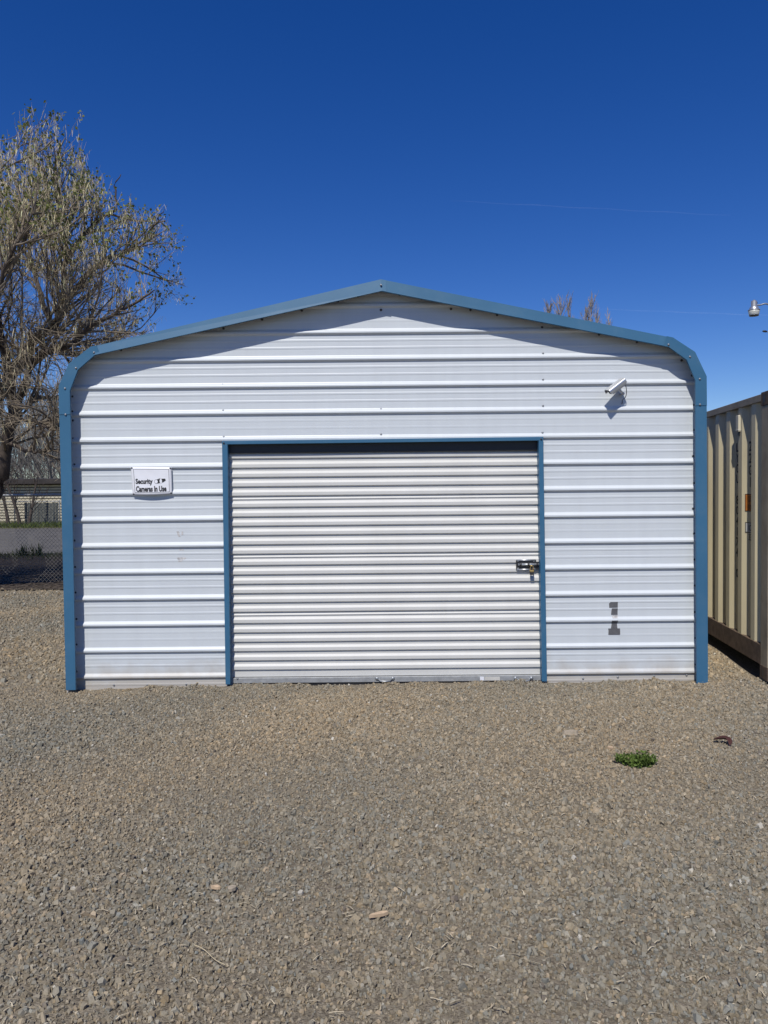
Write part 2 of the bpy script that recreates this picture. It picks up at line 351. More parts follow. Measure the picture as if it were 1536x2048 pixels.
def rib_rows(z0, z1):
    """(z, bulge) rows of the siding between z0 and z1"""
    rows = [(z0, None), (z1, None)]
    kk0 = int(math.floor((z0 - z_rib0) / PITCHZ)) - 1
    pts = []
    for k in range(kk0, kk0 + 24):
        c = z_rib0 + k * PITCHZ
        pts += [(c - 0.030, 0), (c - 0.026, 0.003), (c - 0.015, 0.0165), (c - 0.012, 0.0185), (c + 0.000, 0.0185), (c + 0.004, 0.0170), (c + 0.021, 0.0025), (c + 0.027, 0)]
        mh = 0.0007 if k % 4 == 1 else 0.0017
        for q in (0.092, 0.155):
            pts += [(c + q - 0.012, 0), (c + q - 0.006, mh), (c + q + 0.006, mh), (c + q + 0.012, 0)]
    pz = [p[0] for p in pts]; pb = [p[1] for p in pts]
    out = [(z0, float(np.interp(z0, pz, pb)))] + [(z, b) for z, b in pts if z0 + 1e-4 < z < z1 - 1e-4] + [(z1, float(np.interp(z1, pz, pb)))]
    return out
def siding_sheet(z0, z1, xl, xr, lift=0.0):
    rows = rib_rows(z0, z1); v = []; f = []
    for z, b in rows:
        a, c = xl(z), xr(z)
        for t in np.linspace(0, 1, 9):
            v.append((a + (c - a) * t, D - b - lift, z))
    for i in range(len(rows) - 1):
        for j in range(8): f.append((i * 9 + j, i * 9 + j + 1, i * 9 + 10 + j, i * 9 + 9 + j))
    return mk('siding_panel', v, f, M['siding'], shed)
eL = lambda z: edge_x(wOL, z) + 0.012
eR = lambda z: edge_x(wOR, z) - 0.012
# sheets are 4 ribs tall and lap at a rib; the door interrupts the lower ones
zb = [-0.06] + [z_rib0 + (k * 4 + 1) * PITCHZ + 0.0 for k in range(0, 4)]
zb = [z for z in zb if z < ZPK - 0.3] + [ZPK - 0.012]
for i in range(len(zb) - 1):
    a, b = zb[i], zb[i + 1]
    lift = 0.0011 * (i % 2)
    if b <= OPZ + 0.02:
        siding_sheet(a, b, eL, lambda z: OPX0, lift); siding_sheet(a, b, lambda z: OPX1, eR, lift)
    elif a < OPZ:
        siding_sheet(a, OPZ, eL, lambda z: OPX0, lift); siding_sheet(a, OPZ, lambda z: OPX1, eR, lift); siding_sheet(OPZ, b, eL, eR, lift)
    else: siding_sheet(a, b, eL, eR, lift)
# side and back walls, roof
def bent(name, pts_front, y0, y1, th, m, inward):
    """bent sheet following a line of points, running back from y0 to y1"""
    n = len(pts_front); c = Vector((shed_c.x, 0, 1.5)); v = []
    for y in (y0, y1):
        for p in pts_front: v.append((p.x, y, p.z))
        for p in pts_front:
            d = (c - Vector((p.x, 0, p.z))).normalized(); v.append((p.x + d.x * th, y, p.z + d.z * th))
    f = []
    for i in range(n - 1):
        f += [(i, i + 1, 2 * n + i + 1, 2 * n + i), (n + i, 3 * n + i, 3 * n + i + 1, n + i + 1), (i, n + i, n + i + 1, i + 1), (2 * n + i, 2 * n + i + 1, 3 * n + i + 1, 3 * n + i)]
    f += [(0, 2 * n, 3 * n, n), (n - 1, 2 * n - 1, 4 * n - 1, 3 * n - 1)]
    return mk(name, v, f, m, shed)
def shrink(p, s): return Vector((p.x + (0.006 if p.x < shed_c.x else -0.006) * s, p.y, p.z - (0.006 * s if p.z > 1.5 else 0)))
bent('roof', [shrink(p, 1) for p in wOL[1:]] + [shrink(p, 1) for p in reversed(wOR[1:-1])], YT + 0.022, D + DEPTH, 0.012, M['roof_metal'], 1)
for w in (wOL, wOR):
    bent('side_wall', [shrink(Vector((w[0].x, 0, -0.05)), 1), shrink(w[1] + Vector((0, 0, -0.004)), 1)], YT + 0.004, D + DEPTH, 0.012, M['siding'], 1)
mk('back_wall', [(wOL[0].x + .03, D + DEPTH - .02, -.05), (wOR[0].x - .03, D + DEPTH - .02, -.05)] + [(p.x - 0.03, D + DEPTH - .02, p.z - .02) for p in wOR[1:]] + [(p.x + 0.03, D + DEPTH - .02, p.z - .02) for p in reversed(wOL[1:-1])],
   [tuple(range(2 + 4 + 3))], M['siding'], shed)
# trim pieces: folded strips, face and top flange
def trim_piece(outer, inner, yf, flange=0.11, th=0.0025, tilt=0.0):
    n = len(outer); b = MB()
    F = [Vector((p.x, yf + tilt, p.z)) for p in outer]; I = [Vector((p.x, yf, p.z)) for p in inner]
    Bk = [Vector((p.x, yf + flange, p.z)) for p in outer]; Ib = [Vector((p.x, yf + 0.02, p.z)) for p in inner]
    for i in range(n - 1):
        b.add([F[i], F[i + 1], I[i + 1], I[i]], [(0, 1, 2, 3)])
        b.add([F[i], F[i + 1], Bk[i + 1], Bk[i]], [(0, 1, 2, 3)])
        b.add([I[i], I[i + 1], Ib[i + 1], Ib[i]], [(0, 1, 2, 3)])
    o = b.build('edge_trim', M['trim'], shed)
    bm = bmesh.new(); bm.from_mesh(o.data); bmesh.ops.remove_doubles(bm, verts=bm.verts, dist=1e-5); bm.to_mesh(o.data); bm.free()
    s = o.modifiers.new('thickness', 'SOLIDIFY'); s.thickness = th; s.offset = 0
    return o
lerp = lambda a, b, t: a + (b - a) * t
for (O, I, yj, sgn) in ((wOL, wIL, 829, -1), (wOR, wIR, 811, 1)):
    zj = P(768, yj, YT).z + (-sgn) * 0.0
    zj = P(130 if sgn < 0 else 1402, yj, YT).z
    t = (zj - O[0].z) / (O[1].z - O[0].z); ti = (zj - I[0].z) / (I[1].z - I[0].z)
    oj, ij = lerp(O[0], O[1], t), lerp(I[0], I[1], ti)
    trim_piece([O[0], lerp(O[0], O[1], t + 0.03)], [I[0], lerp(I[0], I[1], ti + 0.03)], YT)
    trim_piece([oj, O[1], O[2], O[3], lerp(O[3], O[4], 0.02)], [ij, I[1], I[2], I[3], lerp(I[3], I[4], 0.02)], YT - 0.004)
    if sgn < 0:
        dx = Vector((0.045, 0, -0.0105)); trim_piece([O[3], O[4], O[4] + dx], [I[3], I[4], I[4] + dx * 0.9], YT - 0.007, tilt=0.016)
    else: trim_piece([O[3], O[4]], [I[3], I[4]], YT, tilt=0.012)
# door frame trim
YF = D - 0.036
def frame_piece(poly, depth, yf=YF): return bevel(MB().prism([P(*p, yf) for p in poly], [Vector((P(*p, yf).x, yf + depth, P(*p, yf).z)) for p in poly]).build('door_frame', M['trim'], shed), 0.002)
frame_piece([(444, 889), (455, 889), (460.5, 1369), (451, 1369)], 0.13)
frame_piece([(1077.5, 881), (1086.5, 881), (1094, 1363), (1084, 1363)], 0.13)
frame_piece([(443.5, 882), (1086.8, 873.5), (1086.8, 880.9), (443.5, 888.8)], 0.13, YF - 0.001)
# screws
def dome(r, h, k=8):
    b = MB(); b.lathe([(r * 1.35, 0), (r * 1.35, h * .25), (r, h * .3), (r, h * .8), (r * .6, h)], (0, 0, 0), k)
    for i, v in enumerate(b.v): b.v[i] = Vector((v.x, -v.z, v.y))
    return b
proto = {}
def screw(px, py, Y, kind, parent=shed, s=1.0):
    if kind not in proto:
        o = dome(0.0072, 0.008).build('screw', M[kind], None, True); proto[kind] = o
    else:
        o = proto[kind].copy(); COL.objects.link(o)
    o.location = P(px, py, Y); o.scale = (s, s, s)
    adopt(o, parent); return o
for p in [(188, 705), (152, 736), (130, 777), (131, 829), (1337, 689), (1380, 713.5), (1399.5, 758), (1400, 809)]: screw(*p, YT - 0.005, 'screw')
screw(762, 570, YT - 0.009, 'screw')
for p in [(762, 661), (762, 714), (762, 766.5), (762, 818), (762, 868.5), (444.5, 717), (445.5, 769), (446.5, 821), (447.5, 873.5), (1086, 706.5), (1086, 759), (1086, 811.5), (1085, 865)]: screw(*p, D - 0.001, 'screw')
for p in [(228, 1370), (294.5, 1370), (372.5, 1368.5), (1166, 1357), (1235.5, 1354), (1308, 1352), (1373, 1350)]: screw(*p, D - 0.001, 'screw')
for p in [(145, 793), (145, 823), (146, 841), (146, 877), (149, 929), (150, 981), (151, 1032), (149, 1081), (150, 1134), (151, 1185), (153, 1238), (153, 1289), (153, 1343)]: screw(*p, D - 0.001, 'screw_dark')
for p in [(1388, 810), (1388.5, 860), (1386, 912), (1388, 966), (1386, 1017), (1388, 1067), (1389, 1119), (1390, 1171), (1389.5, 1224), (1391, 1276), (1391, 1329)]: screw(*p, D - 0.001, 'screw_dark')
for p in [(603.5, 621), (676, 602), (716, 592.5), (764, 580.5), (762, 620), (902, 618), (941, 620), (799, 589), (843, 597.5), (994, 630), (1084, 655), (1198, 669), (1274, 684), (447, 657), (386, 668), (524, 639), (242, 700), (1363, 721), (1384, 751)]: screw(*p, D - 0.004, 'screw_dark', s=1.15)
for p in [(447.5, 886), (1082.5, 878)]: screw(*p, YF - 0.003, 'screw_dark', s=0.8)

# roll-up door: part of the shed, its curtain sheets, bottom bar, handles
YD = D + 0.055
dx0 = P(452, 1100, YD).x; dx1 = P(1088, 1100, YD).x
zc_bot = P(768, 1351, YD).z; zc_top = P(768, 880, YD).z
lines_px = []                                         # lower edges of the corrugations, from the right-hand edge of the photo
y = 1334.0; k = 0
while y > 885:
    lines_px.append(y); k += 1
    y -= 22.6 if k % 6 == 0 else 18.65
zl = [P(1075, q, YD).z for q in lines_px]
prof = [(zc_bot, 0.0)]; seams = []
for i, z in enumerate(zl):
    top = zl[i + 1] if i + 1 < len(zl) else z + 0.081
    seam = (i + 1) % 6 == 0
    g = top - z
    prof += [(z - 0.004, 0.0), (z + 0.003, 0.013), (z + 0.006, 0.014), (z + 0.031, 0.014), (z + 0.034, 0.0128), (z + 0.050, 0.0012), (z + 0.053, 0.0)]
    if seam: prof += [(z + 0.066, 0.0), (z + 0.068, 0.006), (z + 0.074, 0.006), (z + 0.083, 0.0)]; seams.append(z + 0.0665)
prof = [p for p in prof if p[0] < zc_top]
prof.append((zc_top, 0.0))
cuts = [zc_bot] + [s for s in seams if s < zc_top - 0.1] + [zc_top]
pz = [p[0] for p in prof]; pb = [p[1] for p in prof]
for a, b in zip(cuts[:-1], cuts[1:]):
    rows = [(a, float(np.interp(a, pz, pb)))] + [p for p in prof if a + 1e-5 < p[0] < b - 1e-5] + [(b, float(np.interp(b, pz, pb)))]
    v = []; f = []
    xs = np.concatenate([[dx0], np.linspace(dx0 + 0.05, dx1 - 0.05, 8), [dx1]])
    for z, bb in rows:
        for x in xs: v.append((x, YD - bb + 0.0015 * math.sin(x * 3 + z * 2), z))
    W = len(xs)
    for i in range(len(rows) - 1):
        for j in range(W - 1): f.append((i * W + j, i * W + j + 1, i * W + W + 1 + j, i * W + W + j))
    mk('curtain_panel', v, f, M['door'], shed)
drum_r = 0.17
arc = [(zc_top + drum_r * math.sin(q), YD + drum_r - drum_r * math.cos(q)) for q in np.linspace(0, 5.6, 30)]
v = [(x, yy, z) for z, yy in arc for x in (dx0, dx1)]
mk('curtain_roll', v, [(2 * i, 2 * i + 1, 2 * i + 3, 2 * i + 2) for i in range(len(arc) - 1)], M['door'], shed, True)
zs_ = P(768, 903.5, D + 0.03).z
MB().box((dx0 + 0.01, D + 0.022, zs_), (dx1 - 0.01, D + 0.034, OPZ - 0.002)).build('header_shade_strip', M['black'], shed)  # black strip added to paint in the deep shade under the header
# guide channels at both sides
for xa, s in ((P(461, 1100, YD).x, 1), (P(1083, 1100, YD).x, -1)):
    MB().box((xa - 0.02, YD - 0.03, -0.05), (xa + 0.006 * s, YD - 0.026, OPZ - 0.01)).build('guide_channel', M['galv_dull'], shed)
bar_z0, bar_z1 = P(768, 1362.5, YD).z, P(768, 1352, YD).z
bar = MB().box((dx0 + 0.02, YD - 0.028, bar_z0), (dx1 - 0.02, YD + 0.01, bar_z1)).build('bottom_bar', M['galv_dull'], shed); bevel(bar, 0.003)
MB().box((dx0 + 0.02, YD - 0.018, bar_z0 - 0.028), (dx1 - 0.02, YD + 0.006, bar_z0 - 0.001)).build('rubber_seal', M['black'], shed)
for hx, hy in ((770, 1357.5), (1047, 1357)):
    h = MB(); c = P(hx, hy, YD - 0.03)
    pts = [c + Vector(q) for q in ((-.062, 0, 0), (-.05, -.012, -.004), (-.04, -.035, -.012), (0, -.042, -.014), (.04, -.035, -.012), (.05, -.012, -.004), (.062, 0, 0))]
    h.tube(pts, 0.0075, 8); ho = h.build('lift_handle', M['galv'], shed, True)
    for s in (-1, 1):
        e = dome(0.012, 0.008, 10)
        for i, v in enumerate(e.v): e.v[i] = v + c + Vector((s * .07, 0, .002))
        e.build('handle_rivet', M['galv'], ho, True)
for a, b, m in ((960, 968, 'sign'), (969, 1000, 'stick_white')):
    p = P(a, 1361, YD - 0.030); q = P(b, 1353.5, YD - 0.030)
    MB().box((p.x, p.y, p.z), (q.x, p.y + 0.0015, q.z)).build('maker_sticker', M[m], shed)
s0 = P(475, 1357, YD - 0.028); screw(475, 1357, YD - 0.028, 'screw')
# slide latch, a part of the door
YL = YD - 0.017
def at_px(x, y, yy): p = P(x, y, yy); return p
a = P(1032, 1140, YL); b = P(1072, 1119.5, YL)
latch = MB().box((a.x, YL - 0.004, a.z), (b.x, YL, b.z)).build('slide_latch', M['dark_steel'], shed)
for y0, y1 in ((1118.8, 1121.5), (1137.5, 1140.2)):
    p, q = P(1033, y1, YL), P(1071, y0, YL)
    MB().tube([(p.x, YL - 0.006, (p.z + q.z) / 2), (q.x, YL - 0.006, (p.z + q.z) / 2)], 0.007, 8).build('latch_flange', M['silver'], latch, True)
p = P(1036, 1129, YL); q = P(1083, 1129, YL)
MB().tube([(p.x, YL - 0.014, p.z), (q.x, YL - 0.014, p.z)], 0.011, 10).build('bolt', M['galv'], latch, True)
for xx in (1040, 1056, 1073):
    p = P(xx, 1129, YL); MB().tube([(p.x - .009, YL - 0.014, p.z), (p.x + .009, YL - 0.014, p.z)], 0.0155, 10).build('bolt_guide', M['dark_steel'], latch, True)
p = P(1074, 1137, YL); MB().box((p.x - 0.012, YL - 0.01, p.z - 0.01), (p.x + 0.02, YL - 0.002, p.z + 0.06)).build('strike_plate', M['dark_steel'], latch)
for xx, yy in ((1036, 1122.5), (1068, 1122.5), (1036, 1137), (1068, 1137)): 
    e = dome(0.005, 0.006, 8); c = P(xx, yy, YL - 0.004)
    for i, v in enumerate(e.v): e.v[i] = v + c
    e.build('rivet', M['galv'], latch, True)
# padlock hangs on the latch
c = P(1063.5, 1138, YL - 0.035)
pad = empty('padlock', c, 'small brass padlock with dark body hanging from the door latch', 'padlock')
pts = [c + Vector((0.012 * math.cos(t), 0, 0.018 + 0.012 * math.sin(t))) for t in np.linspace(0, math.pi, 9)]
pts = [c + Vector((0.012, 0, -0.012))] + pts + [c + Vector((-0.012, 0, -0.012))]
MB().tube(pts, 0.0045, 8).build('shackle', M['brass'], pad, True)
bevel(MB().box(c + Vector((-0.017, -0.011, -0.052)), c + Vector((0.017, 0.011, -0.012))).build('body', M['dark_steel'], pad), 0.004)
bevel(MB().box(c + Vector((-0.0175, -0.0115, -0.028)), c + Vector((0.0175, 0.0115, -0.010))).build('brass_collar', M['brass'], pad), 0.003)

# tape figure 1 on the siding
def prof_b(z):                                         # bulge of the siding at height z
    r = rib_rows(z - 0.001, z + 0.001); return r[0][1]
def on_wall(poly, name, m, parent, lift=0.0016, nz=14):
    """thin film that follows the ribs: left/right outlines in pixels -> strip"""
    (xl0, y0, xr0), rest = poly[0], poly[1:]
    v = []; f = []; ys = [p[1] for p in poly]
    z_top, z_bot = P(poly[0][0], ys[0], D).z, P(poly[0][0], ys[-1], D).z
    zs = sorted(set([z_top, z_bot] + [r[0] for r in rib_rows(z_bot, z_top)] + [P(poly[0][0], q, D).z for q in ys]))
    zs = [z for i, z in enumerate(zs) if i == 0 or z - zs[i - 1] > 5e-4]
    zy = [P(poly[0][0], q, D).z for q in ys][::-1]
    L = [P(p[0], p[1], D).x for p in poly][::-1]; Rr = [P(p[2], p[1], D).x for p in poly][::-1]
    for z in zs:
        xl, xr = np.interp(z, zy, L), np.interp(z, zy, Rr); yb = D - prof_b(z) - lift - 0.0012
        v += [(xl, yb, z), (xr, yb, z)]
    n = len(zs); v += [(x, yy + 0.001, z) for x, yy, z in v]
    for i in range(n - 1):
        f += [(2 * i, 2 * i + 1, 2 * i + 3, 2 * i + 2), (2 * n + 2 * i, 2 * n + 2 * i + 2, 2 * n + 2 * i + 3, 2 * n + 2 * i + 1), (2 * i, 2 * i + 2, 2 * n + 2 * i + 2, 2 * n + 2 * i), (2 * i + 1, 2 * n + 2 * i + 1, 2 * n + 2 * i + 3, 2 * i + 3)]
    f += [(0, 2 * n, 2 * n + 1, 1), (2 * n - 2, 2 * n - 1, 4 * n - 1, 4 * n - 2)]
    return mk(name, v, f, m, parent)
c = P(1228, 1270, D - 0.003)
one = empty('tape_numeral', c, 'figure 1 made of torn dark grey tape stuck on the siding', 'tape numeral')
on_wall([(1221, 1204, 1235.5), (1218, 1207, 1235.5), (1218.3, 1215.5, 1235.3)], 'tape_strip', M['tape'], one)
on_wall([(1223.5, 1216.5, 1235.3), (1222.5, 1223, 1235), (1222, 1229.6, 1235)], 'tape_strip', M['tape'], one)
on_wall([(1223.6, 1230.5, 1235.6), (1224.6, 1236, 1234.8)], 'tape_residue', M['residue'], one)
on_wall([(1222.3, 1240.5, 1234.8), (1223, 1249, 1233.8), (1221.5, 1256, 1234.6), (1221.8, 1258.5, 1235.2)], 'tape_strip', M['tape'], one)
on_wall([(1216.2, 1256.8, 1239.6), (1216.8, 1262, 1240), (1216.4, 1269, 1240), (1217, 1269.4, 1239)], 'tape_strip', M['tape'], one, lift=0.0028)
# residue of an older number, left of the door
older = empty('tape_residue', P(362, 1124, D - 0.003), 'pale torn scraps left from an older tape figure, below the sign', 'tape residue')
for poly, lab in (([(353, 1062.5, 358), (354.5, 1068, 359), (357, 1073.5, 361)], 'upper'), ([(363, 1063, 366.5), (363, 1070, 366.6)], 'upper'), ([(353, 1093.5, 365), (356, 1096, 368)], 'mid'), ([(357.5, 1097.5, 368), (359, 1101, 367.5)], 'mid'), ([(352.5, 1115, 372), (355, 1117, 373), (355.5, 1119.5, 368)], 'low'), ([(357, 1120.5, 367), (356, 1124, 363)], 'low')):
    o = on_wall(poly, 'residue_scrap', M['residue'], older, lift=0.0004)

# security sign
YS = D - 0.024
c = P(303, 990, YS)
sign = empty('security_sign', c, 'white metal sign reading Security Cameras In Use', 'sign')
tl, tr, br, bl = [P(*p, YS) for p in ((261.5, 934), (342.5, 934.5), (344.5, 988), (265.5, 990))]
nu, nv = 17, 13; v = []; f = []
def sgn_pt(u, w, off=0.0):                              # u across, w up
    p = lerp(lerp(bl, br, u), lerp(tl, tr, u), w)
    bow = 0.014 * (1 - (2 * u - 1) ** 2) * (1 - w) ** 2
    return Vector((p.x, p.y - bow - off, p.z - 0.004 * (1 - (2 * u - 1) ** 2) * (1 - w) ** 3))
for j in range(nv):
    for i in range(nu): v.append(sgn_pt(i / (nu - 1), j / (nv - 1)))
for j in range(nv - 1):
    for i in range(nu - 1): f.append((j * nu + i, j * nu + i + 1, j * nu + nu + 1 + i, j * nu + nu + i))
plate = mk('plate', v, f, M['sign'], sign, True); s = plate.modifiers.new('thickness', 'SOLIDIFY'); s.thickness = 0.0016; s.offset = 0
def sign_uv(px, py): return ((px - 262.5) / 81.5, 1 - (py - 934) / 55.0)
def strip_on_sign(pts, w, name, m):
    b = MB()
    for (u0, w0), (u1, w1) in zip(pts[:-1], pts[1:]):
        N = 10
        for k in range(N):
            a = Vector(sgn_pt(u0 + (u1 - u0) * k / N, w0 + (w1 - w0) * k / N, 0.0022)); c2 = Vector(sgn_pt(u0 + (u1 - u0) * (k + 1) / N, w0 + (w1 - w0) * (k + 1) / N, 0.0022))
            d = (c2 - a).normalized(); nrm = Vector((-d.z, 0, d.x)) * w
            b.add([a - nrm, c2 - nrm, c2 + nrm, a + nrm], [(0, 1, 2, 3)])
    return b.build(name, m, sign)
strip_on_sign([(.065, .09), (.935, .09), (.935, .93), (.065, .93), (.065, .09)], 0.0013, 'printed_border', M['ink'])
def sign_text(body, x0, x1, y0, y1):
    o = text_mesh('lettering', body, ((0, 0, 0), (1, 0, 0), (0, 1, 0)), M['ink'], sign, 0.045)
    a, b = sign_uv(x0, y1), sign_uv(x1, y0)
    for q in o.data.vertices: q.co = sgn_pt(a[0] + (b[0] - a[0]) * q.co.x, a[1] + (b[1] - a[1]) * q.co.y, 0.0022)
sign_text('Security', 270.5, 305.5, 957, 970.5); sign_text('Cameras In Use', 270.5, 333, 971.5, 983)
def sign_poly(pts, name, m, off): mk(name, [sgn_pt(*sign_uv(*p), off) for p in pts], [tuple(range(len(pts)))], m, sign)
sign_poly([(322.5, 957.5), (331, 957.2), (332.2, 961), (325.2, 965.5)], 'camera_print', M['ink'], 0.0024)
sign_poly([(313, 959.2), (321, 956.5), (323.8, 965.8), (314, 967)], 'camera_print', M['ink'], 0.0022)
ell = lambda cx, cy, rx, ry: [(cx + rx * math.cos(t), cy + ry * math.sin(t)) for t in np.linspace(0, 2 * math.pi, 20, endpoint=False)]
sign_poly(ell(322, 962, 2.4, 4.6), 'camera_print', M['sign'], 0.0027)
sign_poly(ell(312.6, 963, 3.9, 4.1), 'camera_print', M['ink'], 0.0027); sign_poly(ell(312.6, 963, 3.3, 3.5), 'camera_print', M['sign'], 0.0030)
for u, w in ((.025, .965), (.975, .965), (.03, .03), (.975, .035)):
    e = dome(0.0055, 0.006, 8); c = sgn_pt(u, w, 0.001)
    for i, q in enumerate(e.v): e.v[i] = q + c
    e.build('screw', M['screw_dark'], sign, True)

# security camera
c = P(1243, 793, D - 0.02)
sc = empty('security_camera', c, 'silver bullet security camera on the siding, aimed down to the door', 'security camera')
rear = P(1247, 763, D - 0.085); frontp = P(1218.5, 785, D - 0.115)
ax = (frontp - rear).normalized(); side = ax.cross(Vector((0, 0, 1))).normalized(); up = side.cross(ax)
# tip the housing so its broad top faces up and out
roll = Matrix.Rotation(R(-12), 3, ax); side = roll @ side; up = roll @ up
Lb = (frontp - rear).length
def section(w, h, top):                                 # housing outline
    pts = []
    for t in np.linspace(0, math.pi, 9): pts.append((w * math.cos(t), h * 0.55 + top * math.sin(t)))
    return pts + [(-w, -h), (w, -h)]
body = MB(); sec = section(0.030, 0.026, 0.008)
body.prism([rear + ax * 0.0 + side * x + up * z for x, z in sec], [frontp - ax * 0.012 + side * x + up * z for x, z in sec])
bevel(body.build('housing', M['silver'], sc), 0.003)
hood = MB()
hs_ = [(0.037, -0.008), (0.0365, 0.016), (0.034, 0.024), (0.027, 0.029), (0.018, 0.0305), (0.008, 0.031), (0, 0.031), (-0.008, 0.031), (-0.018, 0.0305), (-0.027, 0.029), (-0.034, 0.024), (-0.0365, 0.016), (-0.037, -0.008)]
r0 = rear - ax * 0.004; f0 = frontp + ax * 0.012
v = [r0 + side * x + up * z for x, z in hs_] + [f0 + side * x + up * z for x, z in hs_]
hood.add(v, [(i, i + 1, 14 + i, 13 + i) for i in range(12)])
ho = hood.build('sun_hood', M['silver'], sc); s = ho.modifiers.new('thickness', 'SOLIDIFY'); s.thickness = 0.003; s.offset = 1
MB().tube([frontp - ax * 0.02, frontp - ax * 0.006], 0.021, 14).build('lens_face', M['black'], sc)
mid = lerp(rear, frontp, 0.42) - up * 0.024
wallp = P(1243, 789, D - 0.006)
joint = wallp + Vector((-0.004, -0.055, 0.0))
MB().tube([mid, lerp(mid, joint, .5) + Vector((0, 0, -.004)), joint], 0.011, 8).build('bracket_arm', M['silver'], sc, True)
MB().tube([joint + Vector((0, -.012, 0)), joint + Vector((0, .02, 0))], 0.011, 10).build('bracket_joint', M['silver'], sc, True)
MB().tube([joint + Vector((0, .015, 0)), wallp + Vector((0, -0.002, 0))], 0.010, 8).build('bracket_arm', M['silver'], sc, True)
MB().tube([wallp + Vector((0, -0.008, 0)), wallp + Vector((0, 0.004, 0))], 0.019, 16).build('wall_flange', M['silver'], sc)
cb = [rear + up * -0.008 - ax * -0.004, P(1251.5, 772, D - .085), P(1253, 783, D - .07), P(1251.5, 793, D - .055), P(1247, 798, D - .045), P(1244.5, 801, D - .04), P(1244.6, 806, D - .02), P(1243, 808, D + 0.004)]
def smooth_path(pts, k=6):
    pts = [Vector(p) for p in pts]; out = []
    for i in range(len(pts) - 1):
        p0, p1, p2, p3 = pts[max(i - 1, 0)], pts[i], pts[i + 1], pts[min(i + 2, len(pts) - 1)]
        for t in np.linspace(0, 1, k, endpoint=False):
            out.append(0.5 * ((2 * p1) + (p2 - p0) * t + (2 * p0 - 5 * p1 + 4 * p2 - p3) * t * t + (3 * p1 - p0 - 3 * p2 + p3) * t ** 3))
    return out + [pts[-1]]
MB().tube(smooth_path(cb), 0.0032, 6).build('cable', M['black'], sc, True)

# ------------------------------------------------------------------ shipping container
A = G(1534, 1368.5); B_ = G(1415, 1291)
dirc = (B_ - A); dirc.z = 0; dirc.normalize()            # along the side, away from the camera
outn = Vector((-dirc.y, dirc.x, 0))                      # outward, to the left
A = A - dirc * 0.0
def C3(t, o, z): return A + dirc * t + outn * o + Vector((0, 0, z))   # t along, o outward, z up
CL, CW, CH = 6.06, 2.44, 2.48
cont = empty('shipping_container', C3(CL / 2, -CW / 2, 0), 'tan corrugated steel shipping container beside the shed', 'container')
def cbox(name, t0, t1, o0, o1, z0, z1, m, parent=cont, bev=0.004):
    return bevel(MB().prism([C3(t0, o0, z0), C3(t1, o0, z0), C3(t1, o1, z0), C3(t0, o1, z0)], [C3(t0, o0, z1), C3(t1, o0, z1), C3(t1, o1, z1), C3(t0, o1, z1)]).build(name, m, parent), bev)
DP = 0.037; OUTF = -0.012
prof_c = [(0.16, OUTF - DP)]
def t_at(px, o=0.0):
    d = ray(px, 1000); a = C3(0, o, 0)
    n = outn; s = (a.dot(n)) / (Vector((d.x, d.y, 0)).dot(n)); q = Vector((d.x * s, d.y * s, 0)); return (q - a).dot(dirc)
c_first = t_at(1523, OUTF - DP) - 0.02; c_pitch = (t_at(1447.7, OUTF - DP) - t_at(1523, OUTF - DP)) / 3
kq = c_pitch / 0.352
t = c_first; cells = []
while t < CL - 0.6:
    cells.append(t)
    prof_c += [(t, OUTF - DP), (t + 0.068, OUTF), (t + 0.068 + 0.1 * kq, OUTF), (t + 0.136 + 0.1 * kq, OUTF - DP)]; t += c_pitch
prof_c.append((CL - 0.16, OUTF - DP))
v = []
for tt, oo in prof_c: v += [C3(tt, oo, 0.30), C3(tt, oo, CH - 0.055)]
mk('side_wall', v, [(2 * i, 2 * i + 2, 2 * i + 3, 2 * i + 1) for i in range(len(prof_c) - 1)], M['cont'], cont)
v = []
for tt, oo in prof_c: v += [C3(tt, -CW - oo, 0.16), C3(tt, -CW - oo, CH - 0.11)]
mk('side_wall', v, [(2 * i, 2 * i + 2, 2 * i + 3, 2 * i + 1) for i in range(len(prof_c) - 1)], M['cont'], cont)
for o0, o1 in ((-0.06, 0.0), (-CW, -CW + 0.06)):
    cbox('top_rail', 0.16, CL - 0.16, o0, o1, CH - 0.075, CH - 0.012, M['rail'])
    cbox('bottom_rail', 0.16, CL - 0.16, o0 - 0.012, o1 - 0.004, 0.13, 0.305, M['rust'])
    for t0 in (0, CL - 0.16):
        cbox('corner_post', t0 + 0.002, t0 + 0.158, o0 - 0.06 + (0 if o0 > -1 else 0.06), o1 + (0 if o0 > -1 else 0.06) - 0.003, 0.12, CH - 0.12, M['rail'])
        for z0 in (0.02, CH - 0.118):
            cc = cbox('corner_casting', t0, t0 + 0.165, o0 - 0.10 + (0 if o0 > -1 else 0.1), o1 + (0 if o0 > -1 else 0.1), z0, z0 + 0.118, M['rust'])
            if o0 > -1: 
                pts = [C3(t0 + 0.085 + 0.022 * math.cos(q), 0.003, z0 + 0.059 + 0.035 * math.sin(q)) for q in np.linspace(0, 2 * math.pi, 14, endpoint=False)]
                mk('casting_hole', pts, [tuple(range(14))], M['black'], cc)
cbox('roof', 0.17, CL - 0.17, -CW + 0.07, -0.07, CH - 0.035, CH - 0.02, M['cont'])
cbox('floor', 0.17, CL - 0.17, -CW + 0.09, -0.09, 0.16, 0.28, M['rust'])
for t0 in (0.03, CL - 0.06): cbox('end_wall', t0, t0 + 0.03, -CW + 0.18, -0.18, 0.14, CH - 0.03, M['cont'])
